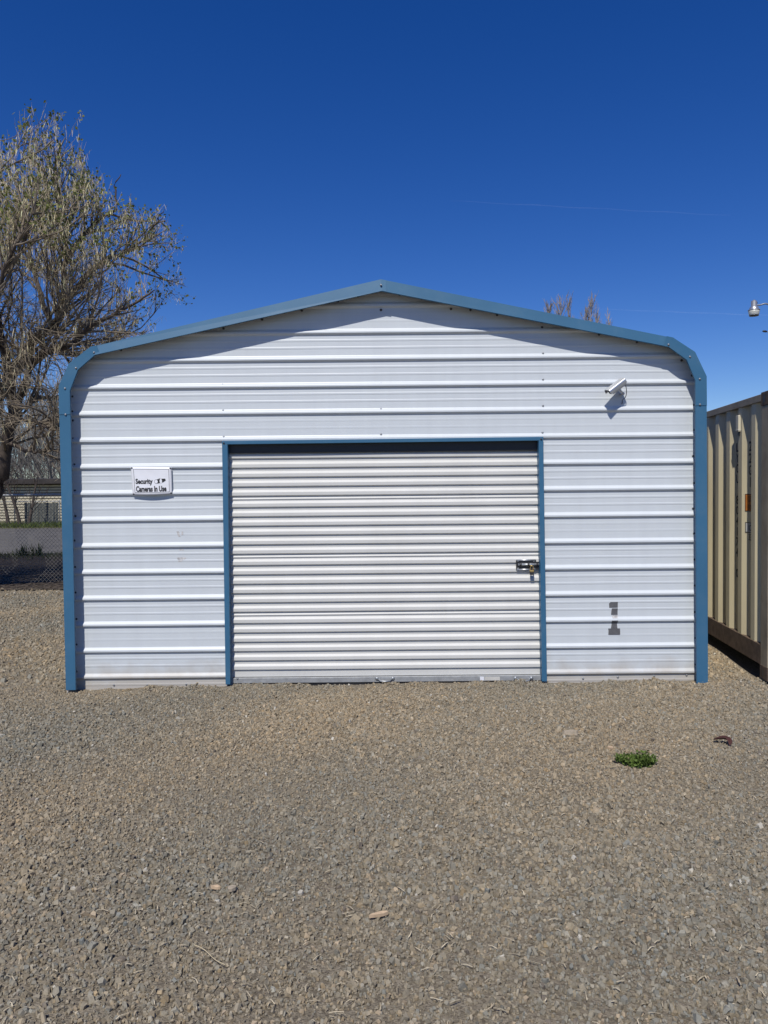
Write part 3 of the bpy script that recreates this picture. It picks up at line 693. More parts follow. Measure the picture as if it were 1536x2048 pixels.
# find the recess index seen at a pixel column: intersect the ray with the side plane
def z_at(px, py, t, o):
    q = C3(t, o, 0); d = ray(px, py); s = q.y / d.y; return CAMZ + d.z * s
def letters(body, px, py0, py1, m, tc, w=0.066):
    o = OUTF - DP + 0.0025
    z1, z0 = z_at(px, py0, tc, o), z_at(px, py1, tc, o)
    n = len(body); hcell = (z1 - z0) / n
    for i, ch in enumerate(body):
        if ch == ' ': continue
        zt = z1 - i * hcell; ww = w * (0.25 if ch in '1I' else 1.0)
        text_mesh('painted_letter', ch, (C3(tc + ww / 2, o, zt - hcell * 0.84), C3(tc - ww / 2, o, zt - hcell * 0.84), C3(tc + ww / 2, o, zt)), m, cont, 0.02)
recess = [c - 0.046 for c in cells]                       # middle of each inner flat (near side of each ridge)
def near_recess(px): tt = t_at(px, OUTF - DP); return min(recess, key=lambda r: abs(r - tt))
rA, rB = near_recess(1475.5), near_recess(1503)
letters('LYGU 804174 0', 1475.5, 886, 1158, M['ink'], rA)
letters('22G1', 1503, 882, 978, M['ink'], rB)
def sticker(px, y0, y1, t0, t1, m):
    """film on the inner flat that runs a little way up the sloping face"""
    o = OUTF - DP + 0.0022; z1, z0 = z_at(px, y0, rB, o), z_at(px, y1, rB, o); tf = rB + 0.046; up_ = (t1 - tf) * DP / 0.068
    def film(name, e, lift, mm):
        mk(name, [C3(t0 + e, o + lift, z0 + e), C3(tf - .001, o + lift, z0 + e), C3(t1 - e, o + lift + up_ * (t1 - e - tf) / (t1 - tf) + .001, z0 + e), C3(t0 + e, o + lift, z1 - e), C3(tf - .001, o + lift, z1 - e), C3(t1 - e, o + lift + up_ * (t1 - e - tf) / (t1 - tf) + .001, z1 - e)], [(0, 1, 4, 3), (1, 2, 5, 4)], mm, cont)
    film('sticker_border', 0.0, 0.0, M['ink']); film('sticker', 0.007, 0.0012, m)
    return z0, z1, o + .0024
z0, z1, oo = sticker(1500, 988, 1023, rB - 0.055, rB + 0.078, M['orange'])
for k, tx in enumerate(('2.5', '10')):
    zz = z1 - 0.02 - k * 0.075; text_mesh('painted_letter', tx, (C3(rB + .034, oo, zz - .05), C3(rB - .034, oo, zz - .05), C3(rB + .034, oo, zz)), M['ink'], cont, 0.02)
z0, z1, oo = sticker(1500, 1045, 1066, rB - 0.055, rB + 0.075, M['stick_white'])
text_mesh('painted_letter', 'IC', (C3(rB + .03, oo, z0 + .02), C3(rB - .03, oo, z0 + .02), C3(rB + .03, oo, z1 - .02)), M['ink'], cont, 0.02)
zz = z_at(1503, 1068, rB, OUTF - DP); oo = OUTF - DP + .0025
text_mesh('painted_letter', '33', (C3(rB + .035, oo, zz - .06), C3(rB - .035, oo, zz - .06), C3(rB + .035, oo, zz)), M['ink'], cont, 0.02)
# motion sensor box under the top rail
tb = t_at(1471, 0.02); zb1 = z_at(1471, 831, tb, 0.03); zb0 = z_at(1471, 864, tb, 0.03)
box = empty('wall_box', C3(tb, 0.0, zb0), 'small beige plastic box mounted high on the tan container side', 'wall box')
cbox('case', tb - 0.035, tb + 0.035, OUTF - DP, OUTF + 0.022, zb0, zb1, M['beige'], box, 0.006)
cbox('sensor_head', tb - 0.022, tb + 0.022, OUTF - DP + 0.005, OUTF + 0.01, zb0 - 0.035, zb0 - 0.001, M['black'], box, 0.006)
cbox('seam_cover', tb - 0.037, tb + 0.037, OUTF - DP + .002, OUTF + 0.025, zb0 + 0.012, zb0 + 0.02, M['stick_white'], box, 0.002)

# ------------------------------------------------------------------ yard lamp on its pole, street lamp far behind
YLp = 21.0
c = P(1508, 620, YLp); k = YLp / FPX
pole_x = c.x + 1.05
lamp = empty('yard_lamp', (pole_x, YLp, 0), 'silver yard lamp with ribbed glass shade on a curved pole arm', 'lamp')
MB().tube([(pole_x, YLp, -0.3), (pole_x, YLp, c.z + 0.5)], [0.14, 0.115], 14).build('pole', M['wood'], lamp, True)
MB().lathe([(0.03, 0.27), (0.045, 0.245), (0.075, 0.24), (0.075, 0.09), (0.105, 0.08), (0.115, 0.05), (0.13, 0.015), (0.155, 0.0), (0.155, -0.012)], c, 24).build('lamp_head', M['silver'], lamp, True)
MB().lathe([(0.147, -0.014), (0.142, -0.06), (0.128, -0.13), (0.118, -0.15)], c, 24).build('glass_shade', M['refractor'], lamp, True)
MB().lathe([(0.121, -0.143), (0.124, -0.15), (0.119, -0.16), (0.02, -0.162)], c, 24).build('shade_rim', M['dark_steel'], lamp, True)
MB().tube(smooth_path([c + Vector(q) for q in ((.06, 0, .13), (.17, 0, .135), (.28, 0, .165), (.37, 0, .155), (.46, 0, .08), (.6, 0, -.08), (.95, 0, -.3))]), 0.022, 8).build('arm', M['galv'], lamp, True)
MB().box((c.x + .075, YLp - .012, c.z + .17), (c.x + .092, YLp + .012, c.z + .21)).build('photo_cell', M['black'], lamp)
YSL = 75.0
c = P(1528, 663, YSL)
sl = empty('street_lamp', (c.x + 2.6, YSL, 0), 'distant slim street lamp with dark head beyond the container', 'street lamp')
MB().tube([(c.x + 2.6, YSL, -0.2), (c.x + 2.6, YSL, c.z - 0.9)], [0.11, 0.07], 10).build('pole', M['galv_dull'], sl, True)
MB().tube(smooth_path([(c.x + 2.6, YSL, c.z - 0.9), (c.x + 2.3, YSL, c.z - 0.35), (c.x + 1.2, YSL, c.z - .12), (c.x + .2, YSL, c.z - 0.03)]), 0.035, 8).build('arm', M['galv_dull'], sl, True)
MB().tube([c + Vector((-.14, 0, 0.02)), c + Vector((-.05, 0, .03)), c + Vector((.2, 0, 0.0)), c + Vector((.32, 0, -.03))], [0.05, 0.10, 0.095, 0.04], 10).build('lamp_head', M['black'], sl, True)

# ------------------------------------------------------------------ contrails, high up
def contrail(p0, p1, w, alpha, label):
    out = []
    for (px, py) in (p0, p1):
        d = ray(px, py); t = 9000.0 / d.z; out.append(Vector((d.x * t, d.y * t, CAMZ + 9000.0)))
    n = 24; pts = [lerp(out[0], out[1], i / n) + Vector((0, 0, 12 * math.sin(i * 1.1))) for i in range(n + 1)]
    rs = [w * (0.25 + 0.75 * min(1, i / 6)) * (1 - 0.35 * i / n) for i in range(n + 1)]
    tag(MB().tube(pts, rs, 8).build('contrail', vapour_mat(alpha), None, True), label, 'contrail')
contrail((900, 401.5), (1460, 431), 15, 0.016, 'thin white contrail high in the open blue sky above the roof ridge')
contrail((1195, 618), (1620, 634), 26, 0.024, 'faint low contrail running behind the silver yard lamp')

# ------------------------------------------------------------------ fences
def chain_fence(Y, x0, x1, h, posts, name, label, cell, wire, rail_r=0.022, z0=0.04, step=1):
    f = empty(name, ((x0 + x1) / 2, Y, 0), label, 'fence')
    MB().tube([(x0, Y, h), (x1, Y, h)], rail_r, 8).build('top_rail', M['fence'], f, True)
    for x in posts: MB().tube([(x, Y + 0.05, -0.1), (x, Y + 0.05, h + 0.05), (x, Y + 0.05, h + 0.08)], [0.03, 0.03, 0.012], 8).build('post', M['fence'], f, True)
    V = []; T = []; H = h - z0
    k = np.array([(-1, -1), (1, -1), (0, 1.2)]) * wire / 2
    x = x0 - H
    while x < x1:
        for s in (1, -1):
            a = x if s > 0 else x + H; b = a + H * s
            za, zb_ = z0, h
            if a < x0 or a > x1 or b < x0 or b > x1:
                pass
            if min(a, b) >= x0 and max(a, b) <= x1:
                n = len(V)
                for (qx, qz) in ((a, za), (b, zb_)):
                    for kx, ky in k: V.append((qx + kx * 0.7, Y - 0.03 + ky + 0.002 * s, qz + kx * 0.7 * -s))
                for i in range(3): j = (i + 1) % 3; T += [(n + i, n + j, n + 3 + j), (n + i, n + 3 + j, n + 3 + i)]
        x += cell
    stuff(fast('wire_mesh', np.array(V), np.array(T), M['wire'], f))
    return f
YFN = YV0 + 0.75
FH = P(60, 990, YFN).z
chain_fence(YFN, -13.5, 3.5, FH, [-12.6, -9.2, -5.05 - 0.75, -2.6, 0.4], 'chain_link_fence', 'galvanised chain link fence along the yard edge under the tree', 0.072, 0.0042)
YFF = YR1 + 3.0
FFH = P(60, 1003, YFF).z
xs_f = [P(q, 1003, YFF).x for q in (-60, 28, 118, 200)]
ff = chain_fence(YFF, P(-120, 1000, YFF).x, P(260, 1000, YFF).x, FFH, xs_f, 'street_fence', 'low chain link fence across the road before the cream house', 0.14, 0.007, 0.02)
xa, xb = P(48, 1000, YFF).x, P(117, 1000, YFF).x
n_s = int((xb - xa) / 0.16)
for i in range(n_s):
    x = xa + i * 0.16; MB().box((x, YFF + 0.02, 0.05), (x + 0.145, YFF + 0.035, FFH - 0.05 - 0.02 * (i % 3))).build('privacy_slat', M['slat'], ff)

# ------------------------------------------------------------------ house across the road: lap boards under a dark eave
YH = YFF + 7.0
hx0, hx1 = P(-160, 1000, YH).x, P(300, 1000, YH).x
hz = P(60, 968, YH).z; ez = P(60, 958.5, YH).z
house = empty('cream_house', ((hx0 + hx1) / 2, YH, 0), 'cream horizontal board house with dark eave across the road', 'house')
MB().box((hx0 + .02, YH + 0.07, -0.05), (hx1 - .02, YH + 6, hz)).build('wall', M['roof_dark'], house)
nb = int(hz / 0.17)
for i in range(nb):
    z = i * 0.17
    MB().box((hx0, YH - 0.022, z + .02), (hx1, YH + 0.075, z + 0.138)).build('siding_board', M['clap'], house)
MB().prism([(hx0 - .5, YH - .6, hz), (hx0 - .5, YH - .6, ez), (hx0 - .5, YH + 3, ez + 0.1), (hx0 - .5, YH + 6.6, ez), (hx0 - .5, YH + 6.6, hz)], [(hx1 + .5, YH - .6, hz), (hx1 + .5, YH - .6, ez), (hx1 + .5, YH + 3, ez + 0.1), (hx1 + .5, YH + 6.6, ez), (hx1 + .5, YH + 6.6, hz)]).build('roof', M['roof_dark'], house)

# ------------------------------------------------------------------ trees
class Wood:
    """collects tapered limbs into arrays"""
    def __init__(s): s.V = []; s.T = []; s.n = 0
    def limb(s, pts, rs, k):
        pts = np.asarray(pts, float); m = len(pts)
        d = np.gradient(pts, axis=0); d /= np.linalg.norm(d, axis=1)[:, None] + 1e-9
        ref = np.where(np.abs(d[:, 2:3]) > 0.9, np.array([[1., 0, 0]]), np.array([[0, 0, 1.]]))
        a = np.cross(d, ref); a /= np.linalg.norm(a, axis=1)[:, None] + 1e-9; b = np.cross(d, a)
        th = 2 * np.pi * np.arange(k) / k
        ring = pts[:, None, :] + np.asarray(rs)[:, None, None] * (a[:, None, :] * np.cos(th)[None, :, None] + b[:, None, :] * np.sin(th)[None, :, None])
        s.V.append(ring.reshape(-1, 3)); i = np.arange(m - 1)[:, None] * k; j = np.arange(k)[None]; jn = (j + 1) % k
        q = np.stack([i + j, i + jn, i + k + jn, i + k + j], -1).reshape(-1, 4) + s.n
        s.T.append(np.concatenate([q[:, [0, 1, 2]], q[:, [0, 2, 3]]])); s.n += m * k
    def build(s, name, m, parent, smooth=True): return fast(name, np.concatenate(s.V), np.concatenate(s.T), m, parent, smooth=smooth)

def grow(p, d, L, r, nseg, wob, upb, rr):
    pts = [np.array(p, float)]; d = np.array(d, float); d /= np.linalg.norm(d)
    for i in range(nseg):
        d = d + rr.normal(0, wob, 3) + np.array([0, 0, upb]); d /= np.linalg.norm(d)
        pts.append(pts[-1] + d * L / nseg)
    rs = r * np.linspace(1, 0.28, nseg + 1)
    return np.array(pts), rs
def side_dir(d, ang, rr, flat=None):
    a = np.cross(d, rr.normal(size=3)); a /= np.linalg.norm(a); return d * math.cos(ang) + a * math.sin(ang)
def path_at(pts, t):
    f = t * (len(pts) - 1); i = min(int(f), len(pts) - 2); u = f - i
    d = pts[i + 1] - pts[i]; return pts[i] * (1 - u) + pts[i + 1] * u, d / np.linalg.norm(d)

def strips(P0, Dv, L, W, rr):
    """narrow two-piece hanging strips: base points, directions, length, width"""
    n = len(P0); a = rr.uniform(0, 2 * np.pi, n); side = np.stack([np.cos(a), np.sin(a), 0 * a], -1) * W[:, None] / 2
    p1 = P0 + Dv * L[:, None] * 0.5; dn = Dv.copy(); dn[:, 2] -= 0.5; dn /= np.linalg.norm(dn, axis=1)[:, None]
    p2 = p1 + dn * L[:, None] * 0.5
    V = np.stack([P0 - side * .5, P0 + side * .5, p1 + side, p1 - side, p2 + side * .3, p2 - side * .3], 1)
    b = np.arange(n)[:, None] * 6
    T = np.concatenate([b + np.array([[0, 1, 2]]), b + np.array([[0, 2, 3]]), b + np.array([[3, 2, 4]]), b + np.array([[3, 4, 5]])])
    return V.reshape(-1, 3), T
def leaves_mesh(P0, S, rr):
    n = len(P0); u = rr.normal(size=(n, 3)); u /= np.linalg.norm(u, axis=1)[:, None]
    w = np.cross(u, rr.normal(size=(n, 3))); w /= np.linalg.norm(w, axis=1)[:, None]
    nn = np.cross(u, w)
    V = np.stack([P0, P0 + (u * .45 + w * .38 + nn * .1) * S[:, None], P0 + u * S[:, None], P0 + (u * .45 - w * .38 + nn * .1) * S[:, None]], 1)
    b = np.arange(n)[:, None] * 4
    return V.reshape(-1, 3), np.concatenate([b + np.array([[0, 1, 2]]), b + np.array([[0, 2, 3]])])

def near_tree():
    rr = np.random.default_rng(21)
    YT_ = YFN - 0.9
    kx = lambda px, py, dy=0.0: np.array(P(px, py, YT_ + dy))
    base = np.array([kx(-95, 1150)[0], YT_, -0.1])
    root = empty('box_elder_tree', base, 'big tree hung with tan seed tassels and young green leaves behind chain link', 'tree')
    crown_c = np.array([kx(-10, 620)[0], YT_, kx(35, 640)[2]]); crown_r = np.array([3.18, 2.4, 2.36])
    rs_noise = rr.uniform(0, 6.28, 6)
    def inside(p, s=1.0):
        q = (p - crown_c) / crown_r; a = math.atan2(q[2], q[0])
        lim = 1.0 + 0.07 * math.sin(3 * a + rs_noise[0]) + 0.09 * math.sin(8 * a + rs_noise[1]) + 0.06 * math.sin(17 * a + rs_noise[3]) + 0.05 * math.sin(4 * math.atan2(q[1], q[0]) + rs_noise[2])
        return (np.abs(q) ** 2.6).sum() ** (1 / 2.6) < lim * s
    big = Wood(); small = Wood(); tw = Wood()
    guides = [  # stems seen in the photograph: pixel points with a depth offset, radius at the foot
        ([(-95, 1150, 0), (-60, 1060, .0), (-5, 975, -.1), (14, 885, -.2), (24, 800, -.3), (8, 700, -.5), (-20, 560, -.8), (-30, 430, -1.0), (-15, 330, -1.2)], 0.21),
        ([(-30, 1010, -.05), (-25, 860, .2), (5, 770, .3), (40, 728, .3), (68, 675, .2), (104, 658, .1), (125, 617, 0), (128, 540, -.1), (134, 510, -.2), (122, 440, -.4), (112, 360, -.5), (122, 280, -.5)], 0.15),
        ([(10, 905, -.15), (45, 780, -.5), (75, 715, -.8), (140, 690, -1.0), (200, 645, -1.2), (275, 602, -1.3), (308, 580, -1.4)], 0.10),
        ([(130, 610, 0), (165, 560, .3), (215, 520, .5), (260, 500, .6), (305, 455, .7), (330, 415, .8)], 0.075),
        ([(134, 510, -.2), (160, 480, -.1), (190, 445, 0), (228, 420, .1), (232, 370, .2), (245, 345, .2)], 0.06),
        ([(104, 658, .1), (80, 590, .9), (60, 500, 1.3), (52, 410, 1.5), (40, 330, 1.6)], 0.08),
        ([(-20, 850, .2), (-60, 700, 1.2), (-90, 560, 1.8), (-80, 420, 2.2)], 0.11),
        ([(-60, 1060, 0), (-150, 900, .2), (-210, 740, .0), (-240, 590, -.4), (-220, 440, -.6)], 0.13),
        ([(0, 790, -.2), (-40, 690, -1.4), (-10, 590, -1.9), (30, 500, -2.2), (70, 420, -2.3)], 0.08),
        ([(-150, 900, .2), (-260, 800, .5), (-340, 700, .3), (-400, 600, .2)], 0.09),
        ([(-60, 1000, 0), (-160, 860, -.8), (-280, 760, -1.2), (-330, 640, -1.4), (-340, 520, -1.4)], 0.09),
        ([(-90, 900, .1), (-130, 760, -1.0), (-150, 620, -1.5), (-170, 480, -1.7), (-150, 380, -1.8)], 0.09),
        ([(14, 885, -.2), (60, 905, -.6), (100, 900, -1.0), (140, 912, -1.3)], 0.05),
        ([(20, 830, -.2), (70, 800, .6), (130, 790, 1.1), (170, 770, 1.5)], 0.05),
        ([(20, 845, -.2), (60, 840, -.9), (110, 860, -1.3), (150, 850, -1.5)], 0.04),
        ([(68, 675, .2), (110, 700, .9), (160, 705, 1.4), (215, 690, 1.7)], 0.05)]
    stems = []
    for g, r in guides:
        pts = np.array([kx(a, b, c) for a, b, c in g]); pts = np.array(smooth_path([Vector(p) for p in pts], 4))
        pts = pts + rr.normal(0, 0.018, pts.shape); rs = 0.72 * r * np.linspace(1, 0.07, len(pts)) ** 0.9
        big.limb(pts, rs, 8); stems.append((pts, rs))
    tips = []; tip_low = []
    for pts, rs in stems:
        Ls = np.linalg.norm(np.diff(pts, axis=0), axis=1).sum()
        for q in range(int(Ls * 8.0)):
            t = rr.uniform(0.22, 1.0); p, d = path_at(pts, t)
            if p[2] < 2.0: continue
            dd = side_dir(d, rr.uniform(0.5, 1.05), rr); dd = dd + np.array([0, 0, 0.25])
            low = p[2] < 4.2
            L1 = rr.uniform(0.8, 1.9) * (1.15 - 0.45 * t)
            b1, r1 = grow(p, dd, L1, 0.018 + 0.012 * (1 - t), 5, 0.16, 0.04 if not low else -0.03, rr)
            keep = [inside(x, 1.0 + 0.1 * t) for x in b1]
            if not all(keep):
                kcut = keep.index(False)
                if kcut < 2: continue
                b1, r1 = b1[:kcut], r1[:kcut] * np.linspace(1, 0.3, kcut)
            small.limb(b1, r1, 5)
            for q2 in range(int(L1 * 6.0)):
                p2, d2 = path_at(b1, rr.uniform(0.15, 1.0))
                dd2 = side_dir(d2, rr.uniform(0.4, 1.0), rr) + np.array([0, 0, 0.35 if not low else -0.1])
                L2 = rr.uniform(0.35, 0.9); b2, r2 = grow(p2, dd2, L2, 0.0085, 4, 0.2, 0.07 if not low else -0.05, rr)
                if not inside(b2[-1], 1.05): continue
                small.limb(b2, r2, 4)
                for q3 in range(int(2 + L2 * 4.5)):
                    p3, d3 = path_at(b2, rr.uniform(0.2, 1.0))
                    dd3 = side_dir(d3, rr.uniform(0.3, 0.9), rr) + np.array([0, 0, 0.45 if not low else -0.05])
                    L3 = rr.uniform(0.14, 0.42); b3, r3 = grow(p3, dd3, L3 * 1.15, 0.0045, 3, 0.16, 0.16, rr)
                    tw.limb(b3, r3, 3)
                    (tip_low if low else tips).append(b3)
    big.build('trunk', M['bark'], root); small.build('branches', M['branch'], root); stuff(tw.build('twigs', M['twig'], root))
    # tassels of dry seeds, hanging in bunches
    B = []; 
    for arr, prob, cnt in ((tips, 0.85, 9), (tip_low, 0.2, 5)):
        for b3 in arr:
            if rr.random() > prob: continue
            for _ in range(rr.integers(2, cnt)):
                p, d = path_at(b3, rr.uniform(0.0, 1.0)); B.append(p)
    B = np.array(B) + rr.normal(0, 0.012, (len(B), 3)); n = len(B)
    Dv = rr.normal(0, 0.28, (n, 3)); Dv[:, 2] = -1; Dv /= np.linalg.norm(Dv, axis=1)[:, None]
    V, T = strips(B, Dv, rr.uniform(0.06, 0.15, n), rr.uniform(0.0035, 0.0085, n), rr)
    tone = np.array([0.92, 0.79, 0.49]) * rr.uniform(0.6, 1.25, (n, 1)) * np.array([1, 1, 1]) + rr.normal(0, 0.02, (n, 3))
    stuff(fast('seed_tassels', V, T, M['catkin'], root, tint=np.repeat(np.clip(tone, .03, .95), 6, 0)))
    # young leaves, mostly at the outer right and upper ends
    Lp = []
    for b3 in tips:
        p = b3[-1]; q = (p - crown_c) / crown_r; e = np.linalg.norm(q)
        pr = 0.03 + 0.75 * np.clip((e - 0.7) / 0.25, 0, 1) * (0.35 + 0.65 * np.clip(q[0] + 0.3, 0, 1))
        if rr.random() < pr:
            for _ in range(rr.integers(3, 8)): Lp.append(path_at(b3, rr.uniform(0.4, 1.0))[0] + rr.normal(0, 0.035, 3))
    Lp = np.array(Lp); n = len(Lp)
    V, T = leaves_mesh(Lp, rr.uniform(0.03, 0.075, n), rr)
    tone = np.array([0.165, 0.185, 0.055]) * rr.uniform(0.5, 1.5, (n, 1)) * np.array([1, 1, 1])
    stuff(fast('young_leaves', V, T, M['leaf'], root, tint=np.repeat(tone, 4, 0)))
    print('tree tris', len(T), len(tips), len(tip_low), len(B))
near_tree()

def bare_tree(name, label, x, Y, h, rad, seed, mt, n1=26, spread=0.5, group=None, twn=7, rt=0.16, k0=0.25):
    rr = np.random.default_rng(seed)
    root = empty(name, (x, Y, 0), label, 'tree', group)
    big = Wood(); tw = Wood()
    pts, rs = grow((x, Y, -0.1), (rr.normal(0, .04), 0, 1), h * 0.93, rt, 9, 0.05, 0.03, rr); big.limb(pts, rs, 7)
    sc_ = h / 12.0
    for i in range(n1):
        t = k0 + (0.97 - k0) * (i + rr.random()) / n1; p, d = path_at(pts, t)
        L1 = rad * (1.25 - 0.75 * t) * rr.uniform(0.7, 1.25)
        b1, r1 = grow(p, side_dir(d, spread * rr.uniform(0.7, 1.4), rr), L1 * 1.6, rt * 0.3 * (1.15 - t), 5, 0.1, 0.10, rr); big.limb(b1, r1, 5)
        for j in range(twn):
            p2, d2 = path_at(b1, rr.uniform(0.1, 1)); b2, r2 = grow(p2, side_dir(d2, rr.uniform(.3, .8), rr) + np.array([0, 0, .3]), L1 * rr.uniform(.35, .8), 0.03 * sc_, 4, .12, .08, rr); tw.limb(b2, r2, 3)
            for q in range(twn):
                p3, d3 = path_at(b2, rr.uniform(0.1, 1)); b3, r3 = grow(p3, side_dir(d3, rr.uniform(.3, .8), rr) + np.array([0, 0, .3]), L1 * rr.uniform(.15, .4), 0.02 * sc_, 3, .12, .05, rr); tw.limb(b3, r3, 3)
    big.build('trunk', mt, root); stuff(tw.build('crown', mt, root))
YP = 45.0
def poplar(label, spires, seed):
    rr = np.random.default_rng(seed); c = P(spires[0][0], 1000, YP); root = empty('bare_poplar', (c.x, YP, 0), label, 'tree', 'bare poplars behind the shed')
    big = Wood(); tw = Wood()
    for k, (px, py, w) in enumerate(spires):
        top = np.array(P(px, py, YP)); w = w * YP / FPX; b0 = np.array([c.x, YP, -0.1]); mid = np.array([top[0] * .8 + c.x * .2, YP + rr.normal(0, .3), top[2] * .55])
        pts = np.array(smooth_path([Vector(b0), Vector(mid), Vector(top)], 7)); big.limb(pts, .14 * np.linspace(1, .06, len(pts)), 6)
        for i in range(70):
            t = rr.uniform(.45, .99); p, d = path_at(pts, t); L1 = (0.35 + 2.0 * w * (1 - t) ** .4) * rr.uniform(.6, 1.2)
            b1, r1 = grow(p, side_dir(d, rr.uniform(.3, .75), rr), L1, .02, 4, .1, .14, rr); tw.limb(b1, r1, 3)
            if b1[-1][2] > top[2]: pass
            for q in range(7):
                p2, d2 = path_at(b1, rr.uniform(.1, 1)); b2, r2 = grow(p2, side_dir(d2, rr.uniform(.2, .6), rr) + np.array([0, 0, .4]), L1 * rr.uniform(.25, .6), .011, 3, .1, .1, rr); tw.limb(b2, r2, 3)
    big.build('trunk', M['far_twig'], root); stuff(tw.build('crown', M['far_twig'], root))
poplar('bare poplar top showing over the roof, broad with several spires', [(1120, 606, 20), (1098, 615, 14), (1138, 605, 13)], 31)
poplar('bare pale poplar top over the roof, a single pointed plume', [(1182, 606, 22), (1172, 622, 16), (1194, 630, 14)], 33)
poplar('smallest bare poplar tip over the roof slope, only a few twigs', [(1217, 632, 7)], 35)
for k, (px, py, Y, lab, s) in enumerate(((15, 800, 76, 'grey leafless tree far behind the house, between the two nearer left ones', 45), (75, 790, 78, 'grey leafless tree far behind the house, between the two nearer right ones', 46), (128, 800, 74, 'grey leafless tree far behind the house, mostly hidden at the shed edge', 47), (-20, 815, 58, 'grey leafless tree rising behind the left end of the cream house roof', 41), (48, 795, 60, 'grey leafless tree over the cream house roof, tallest of those behind it', 42), (100, 835, 57, 'grey leafless tree over the cream house roof, beside the shed edge', 43), (165, 820, 61, 'grey leafless tree behind the house, mostly hidden by the shed', 44))):
    p = P(px, py, Y); bare_tree('leafless_tree', lab, p.x, Y, p.z, 3.0, s, M['grey_twig'], 32, 0.75, 'leafless trees behind the cream house', 7, 0.15, 0.10)

for k, (px, py, lab, s) in enumerate(((14, 930, 'thin dark sapling before the street fence, forked near its foot', 61), (37, 905, 'thin dark sapling before the street fence, thickest of the three', 62), (55, 940, 'thin dark sapling before the street fence, beside the grey slats', 63))):
    Y = YFF - 0.9; p = P(px, py, Y); bare_tree('sapling', lab, p.x, Y, p.z, 0.9, s, M['bark'], 11, 0.5, 'saplings along the street fence', 4, 0.10, 0.2)

# far wood that reads as one grey mass of stems behind the houses
rr = np.random.default_rng(77); n = 9000
B0 = np.stack([rr.uniform(-75, -28, n), rr.uniform(84, 96, n), rr.uniform(0, 6.0, n) ** 1.0], -1)
Dv = rr.normal(0, 0.45, (n, 3)); Dv[:, 2] = np.abs(Dv[:, 2]) + 0.7; Dv /= np.linalg.norm(Dv, axis=1)[:, None]
V, T = strips(B0, Dv, rr.uniform(0.8, 2.4, n), rr.uniform(0.03, 0.09, n), rr)
tn = np.array([0.20, 0.185, 0.16]) * rr.uniform(.5, 1.3, (n, 1))
stuff(fast('far_wood', V, T, M['catkin'], tint=np.repeat(tn, 6, 0)))

# ------------------------------------------------------------------ gravel: crushed stones lying on the ground
def stones(name, X, Y, Rr, rr, keep_tint=None):
    n = len(X); k = 5
    ang = (np.arange(k)[None] + rr.uniform(-.33, .33, (n, k))) * 2 * np.pi / k + rr.uniform(0, 6.28, (n, 1))
    rad = rr.uniform(0.68, 1.2, (n, k)) * Rr[:, None]
    asp = rr.uniform(0.55, 1.0, (n, 1)); rot = rr.uniform(0, 3.14, (n, 1))
    def ring(scale, z, jit):
        r = rad * scale * rr.uniform(1 - jit, 1 + jit, (n, k))
        x = r * np.cos(ang); y = r * np.sin(ang) * asp
        return np.stack([x * np.cos(rot) - y * np.sin(rot), x * np.sin(rot) + y * np.cos(rot), z], -1)
    hgtS = (Rr * rr.uniform(0.6, 1.35, n))[:, None]
    b = ring(1.0, -0.35 * hgtS + 0 * ang, 0.05); tp = ring(0.78, hgtS * rr.uniform(0.65, 1.05, (n, k)), 0.2)
    V = np.concatenate([b, tp], 1)
    # tilt
    tx, ty = rr.normal(0, .34, n), rr.normal(0, .34, n)
    z = V[..., 2].copy(); x = V[..., 0].copy(); y = V[..., 1].copy()
    V[..., 2] = z + x * np.sin(tx)[:, None] + y * np.sin(ty)[:, None]
    V[..., 0] = x - z * np.sin(tx)[:, None]; V[..., 1] = y - z * np.sin(ty)[:, None]
    V[..., 0] += X[:, None]; V[..., 1] += Y[:, None]; V[..., 2] += (hgt(X, Y) - 0.003 + rr.uniform(-.002, .004, n))[:, None]
    tri = []
    for i in range(k):
        j = (i + 1) % k; tri += [(i, j, k + j), (i, k + j, k + i)]
    tri += [(k, k + 1, k + 2), (k, k + 2, k + 3), (k, k + 3, k + 4)]
    T = (np.arange(n)[:, None, None] * 2 * k + np.array(tri)[None]).reshape(-1, 3)
    lum = np.exp(rr.normal(0, .15, n))[:, None]
    base = np.array([0.258, 0.223, 0.163])[None] * lum
    warm = rr.normal(0, .05, (n, 1)); base = base * (1 + warm * np.array([1, 0.1, -1.1]))
    # slow drift between browner and greyer patches of the yard
    pt = (np.sin(0.9 * X + 1.3) * np.sin(1.4 * Y + 0.4) + 0.6 * np.sin(2.3 * X - 1.7 * Y))[:, None]
    base = base * (1 + 0.075 * pt) * (1 + 0.045 * pt * np.array([1, 0, -1.2]))
    u = rr.random(n)
    base[u < 0.006] = np.array([0.46, 0.43, 0.36]) * rr.uniform(.7, 1.1, ((u < 0.006).sum(), 1))
    mm = (u > 0.012) & (u < 0.04); base[mm] = np.array([0.36, 0.29, 0.20]) * rr.uniform(.7, 1.1, (mm.sum(), 1))
    mm = (u > 0.04) & (u < 0.055); base[mm] = np.array([0.175, 0.15, 0.12]) * rr.uniform(.7, 1.2, (mm.sum(), 1))
    return stuff(fast(name, V, T, M['stone'], tint=np.repeat(np.clip(base, .01, .9), 2 * k, 0)))
def scatter(n, y0, y1, xf0, xf1, rr):
    Y = rr.uniform(y0, y1, n * 2); X = rr.uniform(-9, 9, n * 2)
    m = (X > xf0(Y)) & (X < xf1(Y)); return X[m], Y[m]
rr = np.random.default_rng(5)
DENS = 5350
def region(y0, y1, a, b, dens):
    n = int(18 * (y1 - y0) * dens); Y = rr.uniform(y0, y1, n); X = rr.uniform(-9, 9, n); m = (X > a(Y)) & (X < b(Y)); return X[m], Y[m]
